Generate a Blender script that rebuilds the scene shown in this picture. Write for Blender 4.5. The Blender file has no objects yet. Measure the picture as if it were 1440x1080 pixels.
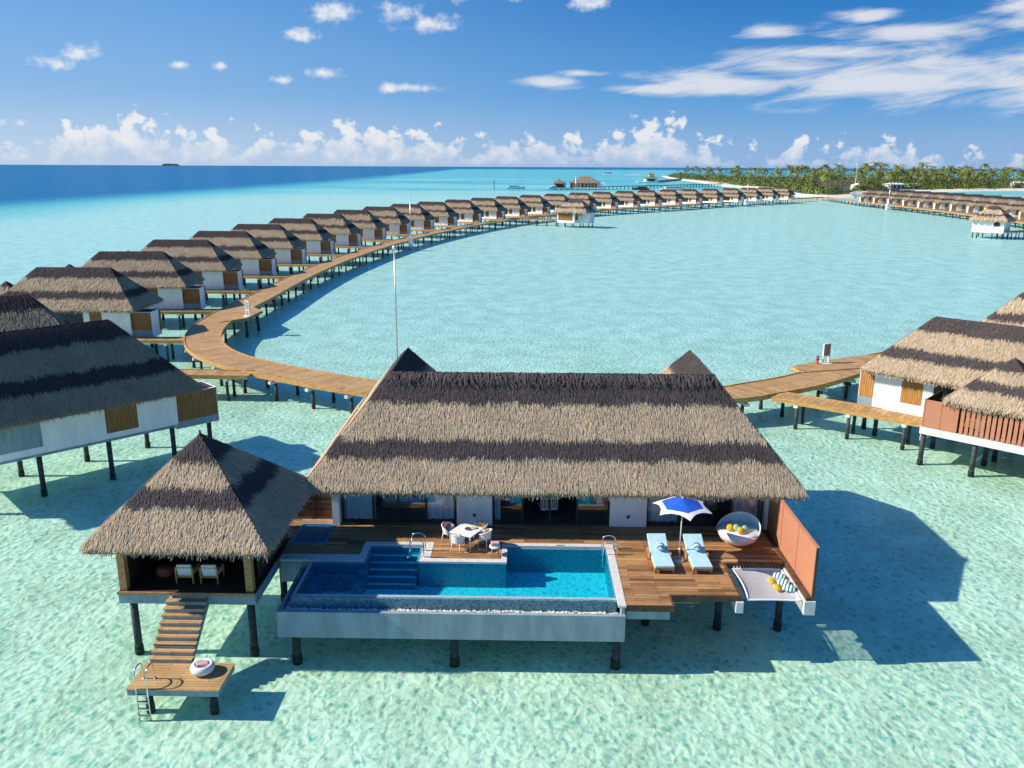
import bpy, bmesh, math, random
import numpy as np
from mathutils import Vector, Matrix, Quaternion
R = math.radians
random.seed(7)
SC = bpy.context.scene
COL = SC.collection

# ------------------------------------------------------------------ camera, sky, sun, exposure
D = 2.6                       # villa deck height above the lagoon
HC = 18.6                     # drone height
cam_d = bpy.data.cameras.new('camera'); cam = bpy.data.objects.new('camera', cam_d); COL.objects.link(cam)
pitch, yaw, roll = math.atan(305.5 / 1160), R(1.0), R(0.26)
f = Vector((-math.sin(yaw) * math.cos(pitch), math.cos(yaw) * math.cos(pitch), -math.sin(pitch)))
r0 = Vector((math.cos(yaw), math.sin(yaw), 0)); u0 = r0.cross(f)
rr = r0 * math.cos(roll) + u0 * math.sin(roll); uu = u0 * math.cos(roll) - r0 * math.sin(roll)
cam.matrix_world = Matrix(((rr.x, uu.x, -f.x, 0), (rr.y, uu.y, -f.y, 0), (rr.z, uu.z, -f.z, HC), (0, 0, 0, 1)))
cam_d.sensor_width = 36; cam_d.lens = 36 * 1160 / 1440; cam_d.clip_start = .5; cam_d.clip_end = 200000
SC.camera = cam
SC.view_settings.view_transform = 'Standard'; SC.view_settings.look = 'None'
SC.view_settings.exposure = 0.5; SC.view_settings.gamma = 1
SC.cycles.transparent_max_bounces = 24; SC.cycles.max_bounces = 8; SC.cycles.sample_clamp_indirect = 6
SUN_EL, SUN_AZ = R(35.5), R(266)          # azimuth clockwise from +Y
sd = Vector((math.cos(SUN_EL) * math.sin(SUN_AZ), math.cos(SUN_EL) * math.cos(SUN_AZ), math.sin(SUN_EL)))
sl = bpy.data.lights.new('sun', 'SUN'); sun = bpy.data.objects.new('sun', sl); COL.objects.link(sun)
sl.energy = 5.0; sl.angle = R(.5); sl.color = (1, .91, .77)
sun.rotation_mode = 'QUATERNION'; sun.rotation_quaternion = sd.to_track_quat('Z', 'Y'); sun.location = (0, 0, 60)

class NT:                     # small node-tree helper
    def __init__(s, tree): s.t = tree; s.n = tree.nodes; s.l = tree.links
    def new(s, kind, **kw):
        n = s.n.new(kind)
        ins = kw.pop('ins', {})
        for k, v in kw.items(): setattr(n, k, v)
        for k, v in ins.items(): s.put(n.inputs[k], v)
        return n
    def put(s, sock, v):
        if isinstance(v, bpy.types.NodeSocket): s.l.new(v, sock)
        else:
            if sock.type == 'RGBA' and len(v) == 3: v = (*v, 1)
            sock.default_value = v
    def math(s, op, a, b=0., c=0., clamp=False):
        n = s.new('ShaderNodeMath', operation=op, use_clamp=clamp)
        for i, v in enumerate((a, b, c)): s.put(n.inputs[i], v)
        return n.outputs[0]
    def vm(s, op, a, b=(0, 0, 0), c=(0, 0, 0)):
        n = s.new('ShaderNodeVectorMath', operation=op)
        s.put(n.inputs[0], a); s.put(n.inputs[1], b)
        if op == 'MULTIPLY_ADD': s.put(n.inputs[2], c)
        return n.outputs['Value'] if op in ('LENGTH', 'DOT_PRODUCT') else n.outputs[0]
    def mix(s, fac, a, b, blend='MIX'):
        n = s.new('ShaderNodeMix', data_type='RGBA', blend_type=blend)
        s.put(n.inputs[0], fac); s.put(n.inputs[6], a); s.put(n.inputs[7], b)
        return n.outputs[2]
    def ss(s, v, a, b, lo=0., hi=1.):   # smoothstep map
        n = s.new('ShaderNodeMapRange', interpolation_type='SMOOTHSTEP')
        for i, q in enumerate((v, a, b, lo, hi)): s.put(n.inputs[i], q)
        return n.outputs[0]
    def noise(s, vec, scale, detail=4, rough=.55, dist=0.):
        n = s.new('ShaderNodeTexNoise', ins={'Vector': vec, 'Scale': scale, 'Detail': detail, 'Roughness': rough, 'Distortion': dist})
        return n.outputs[0]
    def sep(s, v):
        n = s.new('ShaderNodeSeparateXYZ', ins={0: v}); return n.outputs
    def comb(s, x, y, z=0.):
        n = s.new('ShaderNodeCombineXYZ', ins={0: x, 1: y, 2: z}); return n.outputs[0]

# world: Nishita sky with direction-based procedural clouds
W = bpy.data.worlds.new('World'); SC.world = W; W.use_nodes = True
W.node_tree.nodes.clear(); N = NT(W.node_tree)
sky = N.new('ShaderNodeTexSky', sky_type='NISHITA', sun_disc=False, sun_elevation=SUN_EL, sun_rotation=SUN_AZ, altitude=0, air_density=1.0, dust_density=.35, ozone_density=2.2)
dirv = N.new('ShaderNodeTexCoord').outputs['Generated']
dx, dy, dz = N.sep(dirv)
ysafe = N.math('MAXIMUM', dy, .05)
u = N.math('DIVIDE', dx, ysafe); v = N.math('DIVIDE', dz, ysafe)
front = N.ss(dy, .1, .3)
up = N.math('MAXIMUM', dz, 0.)
lr = N.ss(dx, -.62, .36)                                # the sun side (left) is paler
hi = N.mix(lr, (1.15, 3.2, 6.6), (.07, 1.42, 4.5))
mid = N.mix(lr, (2.3, 4.2, 6.9), (.72, 2.8, 6.0))
low = N.mix(lr, (4.4, 5.6, 7.2), (2.3, 3.9, 6.4))
grad = N.mix(N.ss(up, .0, .09), low, mid)
grad = N.mix(N.ss(up, .05, .21), grad, hi)
grad = N.mix(N.ss(up, .3, .9), grad, (.16, 1.1, 3.6))
skyc = N.mix(.93, N.mix(1., sky.outputs[0], (.75, .95, 1.2), 'MULTIPLY'), grad)
p = N.comb(u, v)
warp = N.noise(p, 26, 6, .62)
fine = N.noise(N.vm('MULTIPLY', p, (1, 1.5, 1)), 70, 7, .6)
wz = N.math('ADD', N.math('MULTIPLY', warp, .65), N.math('MULTIPLY', fine, .35))
def blobs(lst):
    acc = None
    for (px, py, rx, ry) in lst:                     # angular ellipses (tangent of azimuth / elevation)
        cu, cv = (px - 742) / 1160, (234.6 - py) / 1160 * 1.0
        iu, iv = 1160 / rx, 1160 / ry
        d = N.vm('LENGTH', N.vm('MULTIPLY_ADD', p, (iu, iv, 0), (-cu * iu, -cv * iv, 0)))
        acc = d if acc is None else N.math('MINIMUM', acc, d)
    return acc
cum = blobs([(2, 100, 34, 17), (105, 102, 40, 14), (145, 90, 34, 14), (278, 106, 20, 9), (330, 107, 13, 8), (490, 40, 40, 19), (575, 42, 42, 22), (615, 54, 50, 18),
             (650, 14, 48, 22), (672, 8, 34, 20), (716, 18, 24, 12), (815, 26, 38, 17), (440, 69, 38, 12), (412, 123, 24, 8), (470, 116, 38, 9), (580, 133, 62, 9), (24, 178, 20, 7), (54, 179, 15, 6)])
cumm = N.ss(N.math('SUBTRACT', N.math('MULTIPLY_ADD', wz, 3.2, -.85), cum), -.15, .75)
cir_n = N.noise(N.comb(N.math('MULTIPLY', u, 5.), N.math('MULTIPLY_ADD', u, -3.2, N.math('MULTIPLY', v, 30.))), 1.6, 8, .62, .5)
cirb = blobs([(1090, 108, 150, 26), (1190, 120, 250, 44), (1330, 112, 240, 40), (1420, 128, 120, 44), (1000, 125, 150, 22), (905, 133, 85, 10), (775, 127, 60, 11), (815, 115, 40, 6),
              (1385, 35, 60, 22), (1240, 62, 150, 14), (1180, 45, 50, 14), (1400, 52, 120, 12), (1050, 62, 60, 12), (1150, 90, 170, 12), (1340, 5, 90, 12)])
cirm = N.math('MULTIPLY', N.ss(N.math('SUBTRACT', N.math('MULTIPLY_ADD', cir_n, 2.6, -.48), cirb), -.2, .75), .97)
# horizon cumulus band
hb = N.noise(N.comb(N.math('MULTIPLY', u, 9.), 3.3), 1.0, 3, .5)
bn = N.noise(N.vm('MULTIPLY', p, (1, 1.15, 1)), 40, 8, .58)
rightfade = N.ss(u, .15, .5, 1., .55)
henv = N.math('MULTIPLY', N.math('MULTIPLY_ADD', N.ss(hb, .25, .75), .046, .015), rightfade)
bandf = N.math('ADD', N.math('SUBTRACT', henv, v), N.math('MULTIPLY_ADD', bn, .15, -.074))
bandm = N.ss(bandf, .004, .019)
bandm = N.math('MULTIPLY', bandm, N.ss(v, -.002, .006))
bshade = N.ss(N.math('ADD', N.math('MULTIPLY', v, 14.), N.math('MULTIPLY', bn, 1.6)), .55, 1.5)
bcol = N.mix(bshade, (3.6, 4.7, 6.6), (7.4, 7.5, 7.7))
ccol = N.mix(N.ss(wz, .35, .62), (5.2, 5.9, 7.1), (7.6, 7.7, 7.9))
m1 = N.math('MULTIPLY', N.math('MULTIPLY', cirm, .90), front)
m2 = N.math('MULTIPLY', N.math('MULTIPLY', cumm, .92), front)
m3 = N.math('MULTIPLY', N.math('MULTIPLY', bandm, N.math('MULTIPLY_ADD', bshade, .45, .45)), front)
skyc = N.mix(m1, skyc, (6.6, 6.8, 7.3)); skyc = N.mix(m2, skyc, ccol); skyc = N.mix(m3, skyc, bcol)
bg = N.new('ShaderNodeBackground', ins={'Color': skyc, 'Strength': .082})
N.l.new(bg.outputs[0], N.new('ShaderNodeOutputWorld').inputs[0])
W.cycles.sampling_method = 'MANUAL'; W.cycles.sample_map_resolution = 512

# ------------------------------------------------------------------ materials
MATS = {}
def material(name, fn):
    m = bpy.data.materials.new(name); m.use_nodes = True; m.node_tree.nodes.clear()
    n = NT(m.node_tree); out = n.new('ShaderNodeOutputMaterial'); fn(n, out); MATS[name] = m; return m
def bsdf(n, out, color, rough=.6, metal=0., spec=.5, bump=None, bstr=.3, bdist=.02, **kw):
    b = n.new('ShaderNodeBsdfPrincipled', ins={'Base Color': color, 'Roughness': rough, 'Metallic': metal, 'Specular IOR Level': spec, **kw})
    if bump is not None:
        bp = n.new('ShaderNodeBump', ins={'Strength': bstr, 'Distance': bdist, 'Height': bump}); n.l.new(bp.outputs[0], b.inputs['Normal'])
    n.l.new(b.outputs[0], out.inputs[0]); return b
def obj_co(n): return n.new('ShaderNodeTexCoord').outputs['Object']
def speckle(name, c, var=.12, scale=6, rough=.6, bstr=.15, metal=0., spec=.4, streak=None, bs=40):
    def fn(n, out):
        co = obj_co(n)
        if streak: co = n.vm('MULTIPLY', co, streak)
        a = n.noise(co, scale, 6, .6); bmp = n.noise(co, bs, 4, .6)
        lo = tuple(max(0, q * (1 - var * 1.6)) for q in c); hi = tuple(min(1, q * (1 + var)) for q in c)
        bsdf(n, out, n.mix(n.ss(a, .3, .7), lo, hi), rough, metal, spec, bmp, bstr, .01)
    return material(name, fn)
speckle('plaster_white', (.86, .86, .86), .055, 2.2, .75, .08, streak=(1, 1, .22))
speckle('concrete', (.265, .345, .385), .12, 2.2, .85, .2, streak=(1, 1, .25))
speckle('concrete_pale', (.62, .62, .60), .10, 1.5, .85, .2)
speckle('pile_dark', (.045, .05, .055), .3, 3, .7, .3)
speckle('growth', (.035, .045, .04), .5, 9, .9, .8, bs=18)
speckle('frame_dark', (.025, .03, .035), .2, 3, .45, .05)
speckle('coping', (.62, .60, .58), .10, 5, .7, .1)
speckle('white_metal', (.78, .78, .77), .03, 3, .35, .02)
speckle('alu', (.62, .63, .65), .08, 4, .32, .03, metal=.8)
speckle('chrome', (.75, .76, .77), .03, 2, .12, .0, metal=1.)
speckle('cushion_aqua', (.42, .64, .74), .06, 4, .9, .12, bs=90)
speckle('fabric_white', (.76, .75, .75), .05, 4, .95, .15, bs=80)
speckle('fabric_grey', (.34, .36, .38), .10, 4, .95, .15, bs=80)
speckle('fabric_lilac', (.63, .60, .66), .05, 4, .95, .15, bs=80)
speckle('fabric_blue', (.012, .10, .55), .12, 3, .8, .1, bs=80)
speckle('fabric_teal', (.12, .40, .56), .15, 2, .9, .15, bs=40)
speckle('lining_aqua', (.45, .68, .78), .05, 3, .9, .1, bs=60)
speckle('fabric_yellow', (.78, .44, .05), .10, 5, .9, .2, bs=60)
speckle('fabric_green', (.33, .58, .36), .12, 5, .9, .2, bs=60)
speckle('fabric_pink', (.60, .36, .36), .14, 5, .95, .3, bs=50)
speckle('fabric_peach', (.72, .47, .25), .3, 7, .95, .3, bs=50)
speckle('fabric_mauve', (.27, .13, .13), .2, 5, .95, .3, bs=50)
speckle('terracotta', (.36, .07, .045), .12, 4, .8, .2)
speckle('teak', (.40, .22, .09), .25, 4, .6, .15, streak=(1, 6, 6))
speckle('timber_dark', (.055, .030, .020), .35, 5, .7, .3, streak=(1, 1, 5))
speckle('brown_trim', (.10, .055, .03), .3, 4, .7, .2)
speckle('pebbles', (.74, .74, .72), .2, 22, .8, .6, bs=26)
speckle('red_paint', (.45, .02, .02), .1, 4, .4, .02)
speckle('gold_timber', (.50, .27, .085), .22, 2.5, .6, .2, streak=(1, 1, 4))
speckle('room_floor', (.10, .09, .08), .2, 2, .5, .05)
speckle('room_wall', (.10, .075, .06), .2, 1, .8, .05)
speckle('boat_white', (.78, .79, .80), .03, 1, .3, .0)
speckle('boat_dark', (.03, .05, .06), .2, 2, .5, .0)
speckle('boat_red', (.35, .05, .03), .2, 2, .5, .0)
speckle('board_brown', (.33, .23, .155), .1, 3, .7, .05)
speckle('pad_blue', (.02, .13, .25), .12, 3, .8, .15, bs=50)
speckle('pad_rim', (.06, .24, .38), .1, 3, .8, .1)
speckle('slat_paint', (.46, .19, .11), .06, 3, .7, .1)
speckle('beach', (.72, .66, .56), .08, .12, .95, .2, bs=3)
speckle('leaf_litter', (.10, .10, .05), .4, .08, .95, .3, bs=2)
speckle('trunk', (.20, .15, .10), .3, 2, .9, .3, streak=(1, 1, 3))
speckle('roof_far', (.25, .18, .125), .2, .6, .9, .3)
speckle('island_far', (.035, .06, .04), .3, .003, .9, .0)

def planks(name, cols, bw, bh, rot90=False, uv=False, gap=.012, rough=.55):
    def fn(n, out):
        co = n.new('ShaderNodeTexCoord').outputs['UV' if uv else 'Object']
        x, y, z = n.sep(co)
        v2 = n.comb(y, x) if rot90 else n.comb(x, y)
        br = n.new('ShaderNodeTexBrick', offset=.37, offset_frequency=2, squash=1.0, ins={'Vector': v2, 'Color1': (0, 0, 0), 'Color2': (1, 1, 1), 'Mortar': (.5, .5, .5), 'Scale': 1., 'Mortar Size': gap, 'Mortar Smooth': .1, 'Brick Width': bw, 'Row Height': bh})
        cr = n.new('ShaderNodeValToRGB'); n.l.new(br.outputs[0], cr.inputs[0])
        e = cr.color_ramp.elements; e[0].color = (*cols[0], 1); e[1].color = (*cols[-1], 1)
        for i, c in enumerate(cols[1:-1]): q = e.new((i + 1) / (len(cols) - 1)); q.color = (*c, 1)
        g = n.noise(n.vm('MULTIPLY', v2, (1.3, 22, 1)), 2.0, 6, .65)
        st = n.noise(v2, .9, 5, .6)
        c = n.mix(n.ss(g, .3, .75), n.mix(1., cr.outputs[0], (.66, .62, .58), 'MULTIPLY'), cr.outputs[0])
        c = n.mix(n.ss(st, .42, .7, 0., .4), c, n.mix(1., c, (.5, .46, .44), 'MULTIPLY'))
        c = n.mix(br.outputs[1], c, (.012, .008, .006))
        bsdf(n, out, c, rough, 0, .35, n.math('SUBTRACT', g, n.math('MULTIPLY', br.outputs[1], 2.)), .25, .008)
    return material(name, fn)
DK = [(.20, .10, .043), (.55, .31, .14), (.34, .18, .075), (.66, .40, .20), (.24, .12, .05), (.57, .32, .145), (.45, .245, .105)]
planks('deck_boards', DK, 2.6, .20, gap=.007)
planks('platform_boards', [(.56, .36, .16), (.66, .43, .20), (.60, .39, .175), (.70, .47, .23)], 1.7, .15, gap=.006)
planks('walk_boards', [(.46, .275, .115), (.66, .41, .175), (.55, .335, .14), (.70, .455, .21)], 3.0, .42, rot90=True, uv=True, gap=.014)

def slats(name, c, period, axis, depth=.5, var=.15):
    def fn(n, out):
        co = obj_co(n); x, y, z = n.sep(co)
        a = n.math('ADD', x, y) if axis == 'h' else z
        w = n.math('FRACT', n.math('DIVIDE', a, period))
        groove = n.ss(n.math('ABSOLUTE', n.math('SUBTRACT', w, .5)), .36, .46)
        g = n.noise(n.vm('MULTIPLY', co, (9, 9, 1) if axis == 'h' else (1, 1, 12)), 1.5, 5, .6)
        lo = tuple(q * (1 - var * 2) for q in c); hi = tuple(q * (1 + var) for q in c)
        cc = n.mix(n.ss(g, .3, .7), lo, hi)
        bsdf(n, out, n.mix(groove, cc, tuple(q * .45 for q in c)), .65, 0, .3, n.math('SUBTRACT', 1., groove), depth, .02)
    return material(name, fn)
slats('shutter_wood', (.33, .155, .05), .16, 'h')
slats('shutter_orange', (.47, .225, .065), .16, 'h')
slats('screen_panel', (.50, .215, .125), .10, 'v', .12, .05)
slats('screen_slat', (.46, .19, .11), .5, 'v', .05, .06)
slats('dark_lattice', (.085, .045, .03), .5, 'v', .3, .2)

def fn(n, out):                                       # thatch: tone is baked per straw (each bundle's own colour, darkened on two roofs for shade)
    a = n.new('ShaderNodeAttribute', attribute_name='tone'); bsdf(n, out, a.outputs['Color'], .9, 0, .15)
material('thatch', fn)
def fn(n, out):
    fr = n.new('ShaderNodeFresnel', ins={'IOR': 1.45})
    t = n.new('ShaderNodeBsdfTransparent', ins={'Color': (.94, .97, .98)}); g = n.new('ShaderNodeBsdfGlossy', ins={'Roughness': .01, 'Color': (.9, .95, 1)})
    mx = n.new('ShaderNodeMixShader', ins={0: n.math('MULTIPLY_ADD', fr.outputs[0], 1.3, .03, True), 1: t.outputs[0], 2: g.outputs[0]}); n.l.new(mx.outputs[0], out.inputs[0])
material('glass', fn)
def fn(n, out):
    co = obj_co(n); x, y, z = n.sep(co)
    w = n.noise(n.comb(n.math('MULTIPLY', x, 6.), .3, n.math('MULTIPLY', z, .2)), 1.5, 3, .5)
    bsdf(n, out, n.mix(n.ss(w, .3, .7), (.50, .72, .80), (.84, .90, .92)), .9, 0, .2, w, .5, .05)
material('curtain', fn)
def stripes(name, a, b, period, ax):
    def fn(n, out):
        s = n.sep(obj_co(n))[ax]
        w = n.math('FRACT', n.math('DIVIDE', s, period))
        bsdf(n, out, n.mix(n.ss(n.math('ABSOLUTE', n.math('SUBTRACT', w, .5)), .22, .27), a, b), .92, 0, .2)
    return material(name, fn)
stripes('stripe_ball', (.78, .80, .80), (.04, .28, .42), .13, 1)
stripes('stripe_pillow', (.78, .79, .79), (.02, .20, .27), .105, 2)
def fn(n, out):
    hole = n.ss(n.noise(obj_co(n), 60., 2, .5), .3, .7, .30, .62)            # open weave
    b = n.new('ShaderNodeBsdfPrincipled', ins={'Base Color': (.72, .72, .75, 1), 'Roughness': .95}); t = n.new('ShaderNodeBsdfTransparent')
    mx = n.new('ShaderNodeMixShader', ins={0: hole, 1: b.outputs[0], 2: t.outputs[0]}); n.l.new(mx.outputs[0], out.inputs[0])
material('rope_net', fn)
def fn(n, out):
    a = n.new('ShaderNodeAttribute', attribute_name='tone'); oi = n.new('ShaderNodeObjectInfo')
    c = n.mix(n.math('MULTIPLY', oi.outputs['Random'], .55), a.outputs['Color'], (.16, .15, .03))
    b = bsdf(n, out, c, .6, 0, .3)
material('leaves', fn)

# sea bed, sea and pool: a tinted rippled surface over lit sand; caustic lines painted into its transparent colour filter sunlight and view
def web(n, co, s):                                    # cell network drawn like caustic lines
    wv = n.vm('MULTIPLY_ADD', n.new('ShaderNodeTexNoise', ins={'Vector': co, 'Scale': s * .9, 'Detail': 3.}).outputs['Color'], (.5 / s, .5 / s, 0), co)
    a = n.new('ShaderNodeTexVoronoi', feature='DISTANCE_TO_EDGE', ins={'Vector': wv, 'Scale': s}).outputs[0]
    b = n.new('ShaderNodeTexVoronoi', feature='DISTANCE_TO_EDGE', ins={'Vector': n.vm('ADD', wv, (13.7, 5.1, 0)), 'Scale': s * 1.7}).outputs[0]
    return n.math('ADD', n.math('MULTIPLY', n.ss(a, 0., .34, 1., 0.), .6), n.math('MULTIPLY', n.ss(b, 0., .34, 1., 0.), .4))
def fn(n, out):
    g = n.new('ShaderNodeNewGeometry').outputs['Position']
    co = n.vm('MULTIPLY', g, (1, .8, 0))
    big = n.noise(co, .045, 5, .6); mid = n.noise(co, .35, 5, .6); sm = n.noise(co, 2.4, 5, .65)
    x, y, z = n.sep(g)
    near = n.ss(y, 45., 130., 1., 0.)
    c = n.mix(n.ss(mid, .32, .68), (.66, .66, .58), (.84, .82, .76))
    c = n.mix(n.math('MULTIPLY', n.ss(big, .46, .66), n.math('MULTIPLY', near, .5)), c, (.55, .60, .46))
    c = n.mix(n.math('MULTIPLY', n.ss(sm, .5, .72), n.math('MULTIPLY', near, .6)), c, (.40, .48, .39))
    h = n.math('ADD', n.math('MULTIPLY', web(n, co, 1.5), .6), n.math('MULTIPLY', n.noise(co, 1.3, 5, .6), .8))
    bsdf(n, out, c, .95, 0, .0, h, .45, .18)
material('sand_bed', fn)
def water(n, out, tint, refl, co, rip, caustic, cap):
    h1 = n.noise(n.vm('MULTIPLY', co, (1, 1.5, 1)), rip, 5, .6, .6); h2 = n.noise(co, rip * .22, 3, .5)
    bp = n.new('ShaderNodeBump', ins={'Strength': .55, 'Distance': .10, 'Height': n.math('ADD', h1, n.math('MULTIPLY', h2, 1.5))})
    t = n.new('ShaderNodeBsdfTransparent', ins={'Color': n.mix(1., tint, caustic, 'MULTIPLY')})
    gl = n.new('ShaderNodeBsdfGlossy', ins={'Roughness': .06, 'Color': (.38, .76, .95), 'Normal': bp.outputs[0]})
    fr = n.new('ShaderNodeFresnel', ins={'IOR': 1.33, 'Normal': bp.outputs[0]})
    fac = n.math('MINIMUM', n.math('MULTIPLY', fr.outputs[0], refl), cap)
    mx = n.new('ShaderNodeMixShader', ins={0: fac, 1: t.outputs[0], 2: gl.outputs[0]}); n.l.new(mx.outputs[0], out.inputs[0])
def fn(n, out):
    g = n.new('ShaderNodeNewGeometry').outputs['Position']; x, y, z = n.sep(g)
    wob = n.noise(n.vm('MULTIPLY', g, (.012, .004, 0)), 1., 5, .6)
    xs = n.math('ADD', n.math('ADD', x, n.math('MULTIPLY', n.math('MAXIMUM', n.math('SUBTRACT', y, 1200.), 0.), .055)), n.math('MULTIPLY_ADD', wob, 70., -35.))
    deep = n.math('MAXIMUM', n.ss(xs, -205., -300.), n.ss(y, 5200., 8200.))
    edge = n.math('SUBTRACT', n.ss(xs, -150., -235.), n.math('MULTIPLY', deep, 0.))
    c = n.mix(n.ss(y, 34., 110.), (.785, .99, .91), (.755, .995, .98))
    c = n.mix(n.ss(y, 420., 900.), c, (.60, .93, .95))
    midb = n.noise(n.vm('MULTIPLY', g, (.003, .0055, 0)), 1.2, 5, .55)
    c = n.mix(n.math('MULTIPLY', n.ss(midb, .40, .62), n.ss(y, 520., 760.)), c, (.33, .80, .91))
    c = n.mix(n.math('MULTIPLY', n.ss(midb, .60, .46), n.ss(y, 1100., 1700., 0., .8)), c, (.42, .80, .90))
    c = n.mix(n.math('MULTIPLY', edge, .75), c, (.34, .82, .90))
    deepc = n.mix(n.noise(n.vm('MULTIPLY', g, (.004, .012, 0)), 1., 5, .6), (.02, .33, .62), (.03, .44, .74))
    c = n.mix(deep, c, deepc)
    co = n.vm('MULTIPLY', g, (1, .8, 0))
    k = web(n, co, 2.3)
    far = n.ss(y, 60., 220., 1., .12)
    caustic = n.mix(n.math('MULTIPLY', n.ss(k, .03, .68), 1.), n.mix(far, (1, 1, 1), (.56, .77, .745)), (1.13, 1.09, 1.08))  # caustic light: bright lines and darker cells painted into the transmission colour
    water(n, out, c, .85, g, 1.9, caustic, .30)
material('sea', fn)
def fn(n, out):
    g = n.new('ShaderNodeNewGeometry').outputs['Position']
    k = web(n, n.vm('MULTIPLY', g, (1, .7, 0)), 4.2)
    caustic = n.mix(n.ss(k, .15, .75), (.58, .82, .87), (1.2, 1.08, 1.05))  # pool caustics painted the same way, bright lines over darker cells
    water(n, out, (.13, .82, .95), 1.0, g, 2.4, caustic, .3)
material('pool_water', fn)
def fn(n, out):
    co = obj_co(n); x, y, z = n.sep(co)
    vv = n.new('ShaderNodeTexVoronoi', distance='CHEBYCHEV', ins={'Vector': co, 'Scale': 22., 'Randomness': .25}).outputs['Color']
    cc = n.mix(n.sep(vv)[0], (.02, .11, .155), (.19, .36, .42))
    bsdf(n, out, cc, .35, 0, .5)
material('mosaic_tile', fn)
speckle('pool_floor', (.76, .88, .88), .10, 7, .5, .5, bs=9)
speckle('pool_edge', (.36, .46, .50), .10, 9, .25, .1)
speckle('blue_tile', (.10, .27, .36), .15, 9, .4, .1)

# ------------------------------------------------------------------ mesh helpers
class MB:
    def __init__(s): s.v = []; s.f = []; s.m = []; s.uv = {}
    def add(s, vs, fs, m=0):
        o = len(s.v); s.v += [tuple(q) for q in vs]
        for q in fs: s.f.append(tuple(i + o for i in q)); s.m.append(m)
        return s
    def box(s, x0, x1, y0, y1, z0, z1, m=0):
        return s.add([(x0, y0, z0), (x1, y0, z0), (x1, y1, z0), (x0, y1, z0), (x0, y0, z1), (x1, y0, z1), (x1, y1, z1), (x0, y1, z1)],
                     [(0, 3, 2, 1), (4, 5, 6, 7), (0, 1, 5, 4), (1, 2, 6, 5), (2, 3, 7, 6), (3, 0, 4, 7)], m)
    def obox(s, c, dims, M, m=0):                     # oriented box: M is a 3x3 matrix / euler tuple
        if not isinstance(M, Matrix):
            from mathutils import Euler
            M = Euler(M).to_matrix()
        hx, hy, hz = (q / 2 for q in dims); c = Vector(c)
        P = [c + M @ Vector((a, b, d)) for d in (-hz, hz) for (a, b) in ((-hx, -hy), (hx, -hy), (hx, hy), (-hx, hy))]
        return s.add(P, [(0, 3, 2, 1), (4, 5, 6, 7), (0, 1, 5, 4), (1, 2, 6, 5), (2, 3, 7, 6), (3, 0, 4, 7)], m)
    def tube(s, pts, r, n=8, m=0, cap=True):          # r: number or list
        pts = [Vector(q) for q in pts]; k = len(pts); rs = r if isinstance(r, (list, tuple)) else [r] * k
        vs = []
        for i, q in enumerate(pts):
            t = (pts[min(i + 1, k - 1)] - pts[max(i - 1, 0)]).normalized()
            a = Vector((0, 0, 1)) if abs(t.z) < .9 else Vector((1, 0, 0))
            e1 = t.cross(a).normalized(); e2 = t.cross(e1)
            vs += [q + (e1 * math.cos(2 * math.pi * j / n) + e2 * math.sin(2 * math.pi * j / n)) * rs[i] for j in range(n)]
        fs = [(i * n + j, (i + 1) * n + j, (i + 1) * n + (j + 1) % n, i * n + (j + 1) % n) for i in range(k - 1) for j in range(n)]
        if cap: fs += [tuple(range(n)), tuple(reversed(range((k - 1) * n, k * n)))]
        return s.add(vs, fs, m)
    def lathe(s, prof, n=20, c=(0, 0, 0), m=0, sx=1., sy=1.):
        vs = [(c[0] + r * sx * math.cos(2 * math.pi * j / n), c[1] + r * sy * math.sin(2 * math.pi * j / n), c[2] + z) for r, z in prof for j in range(n)]
        k = len(prof)
        fs = [(i * n + j, i * n + (j + 1) % n, (i + 1) * n + (j + 1) % n, (i + 1) * n + j) for i in range(k - 1) for j in range(n)]
        return s.add(vs, fs, m)
    def prism(s, poly, z0, z1, m=0):
        k = len(poly)
        return s.add([(x, y, z0) for x, y in poly] + [(x, y, z1) for x, y in poly],
                     [tuple(reversed(range(k))), tuple(range(k, 2 * k))] + [(i, (i + 1) % k, (i + 1) % k + k, i + k) for i in range(k)], m)
    def xform(s, M):
        s.v = [tuple(M @ Vector(q)) for q in s.v]; return s
    def build(s, name, mats, parent=None, smooth=False, bevel=0., loc=None):
        me = bpy.data.meshes.new(name); me.from_pydata(s.v, [], s.f)
        for q in (mats if isinstance(mats, (list, tuple)) else [mats]): me.materials.append(MATS[q])
        if any(s.m): me.polygons.foreach_set('material_index', s.m)
        if smooth: me.polygons.foreach_set('use_smooth', [True] * len(s.f))
        me.update()
        o = bpy.data.objects.new(name, me); COL.objects.link(o)
        if parent: o.parent = parent
        if loc: o.location = loc
        if bevel:
            b = o.modifiers.new('bevel', 'BEVEL'); b.width = bevel; b.segments = 2; b.limit_method = 'ANGLE'
        return o
def tag(o, label=None, cat=None, group=None, kind=None):
    for k, q in (('label', label), ('category', cat), ('group', group), ('kind', kind)):
        if q: o[k] = q
    return o
def thing(name, label, cat, loc=(0, 0, 0), rz=0., group=None, kind=None):
    o = bpy.data.objects.new(name, None); COL.objects.link(o); o.location = loc; o.rotation_euler = (0, 0, rz); o.empty_display_size = .3
    return tag(o, label, cat, group, kind)
KIDS = {}
def copy_tree(o, parent=None):
    c = o.copy(); COL.objects.link(c); c.parent = parent
    for ch in [q for q in o.children]: copy_tree(ch, c)
    return c
def copy_thing(src, loc, rz, label, scale=1.):
    c = copy_tree(src); c.location = loc; c.rotation_euler = (0, 0, rz); c.scale = (scale,) * 3; c['label'] = label; return c

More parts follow.
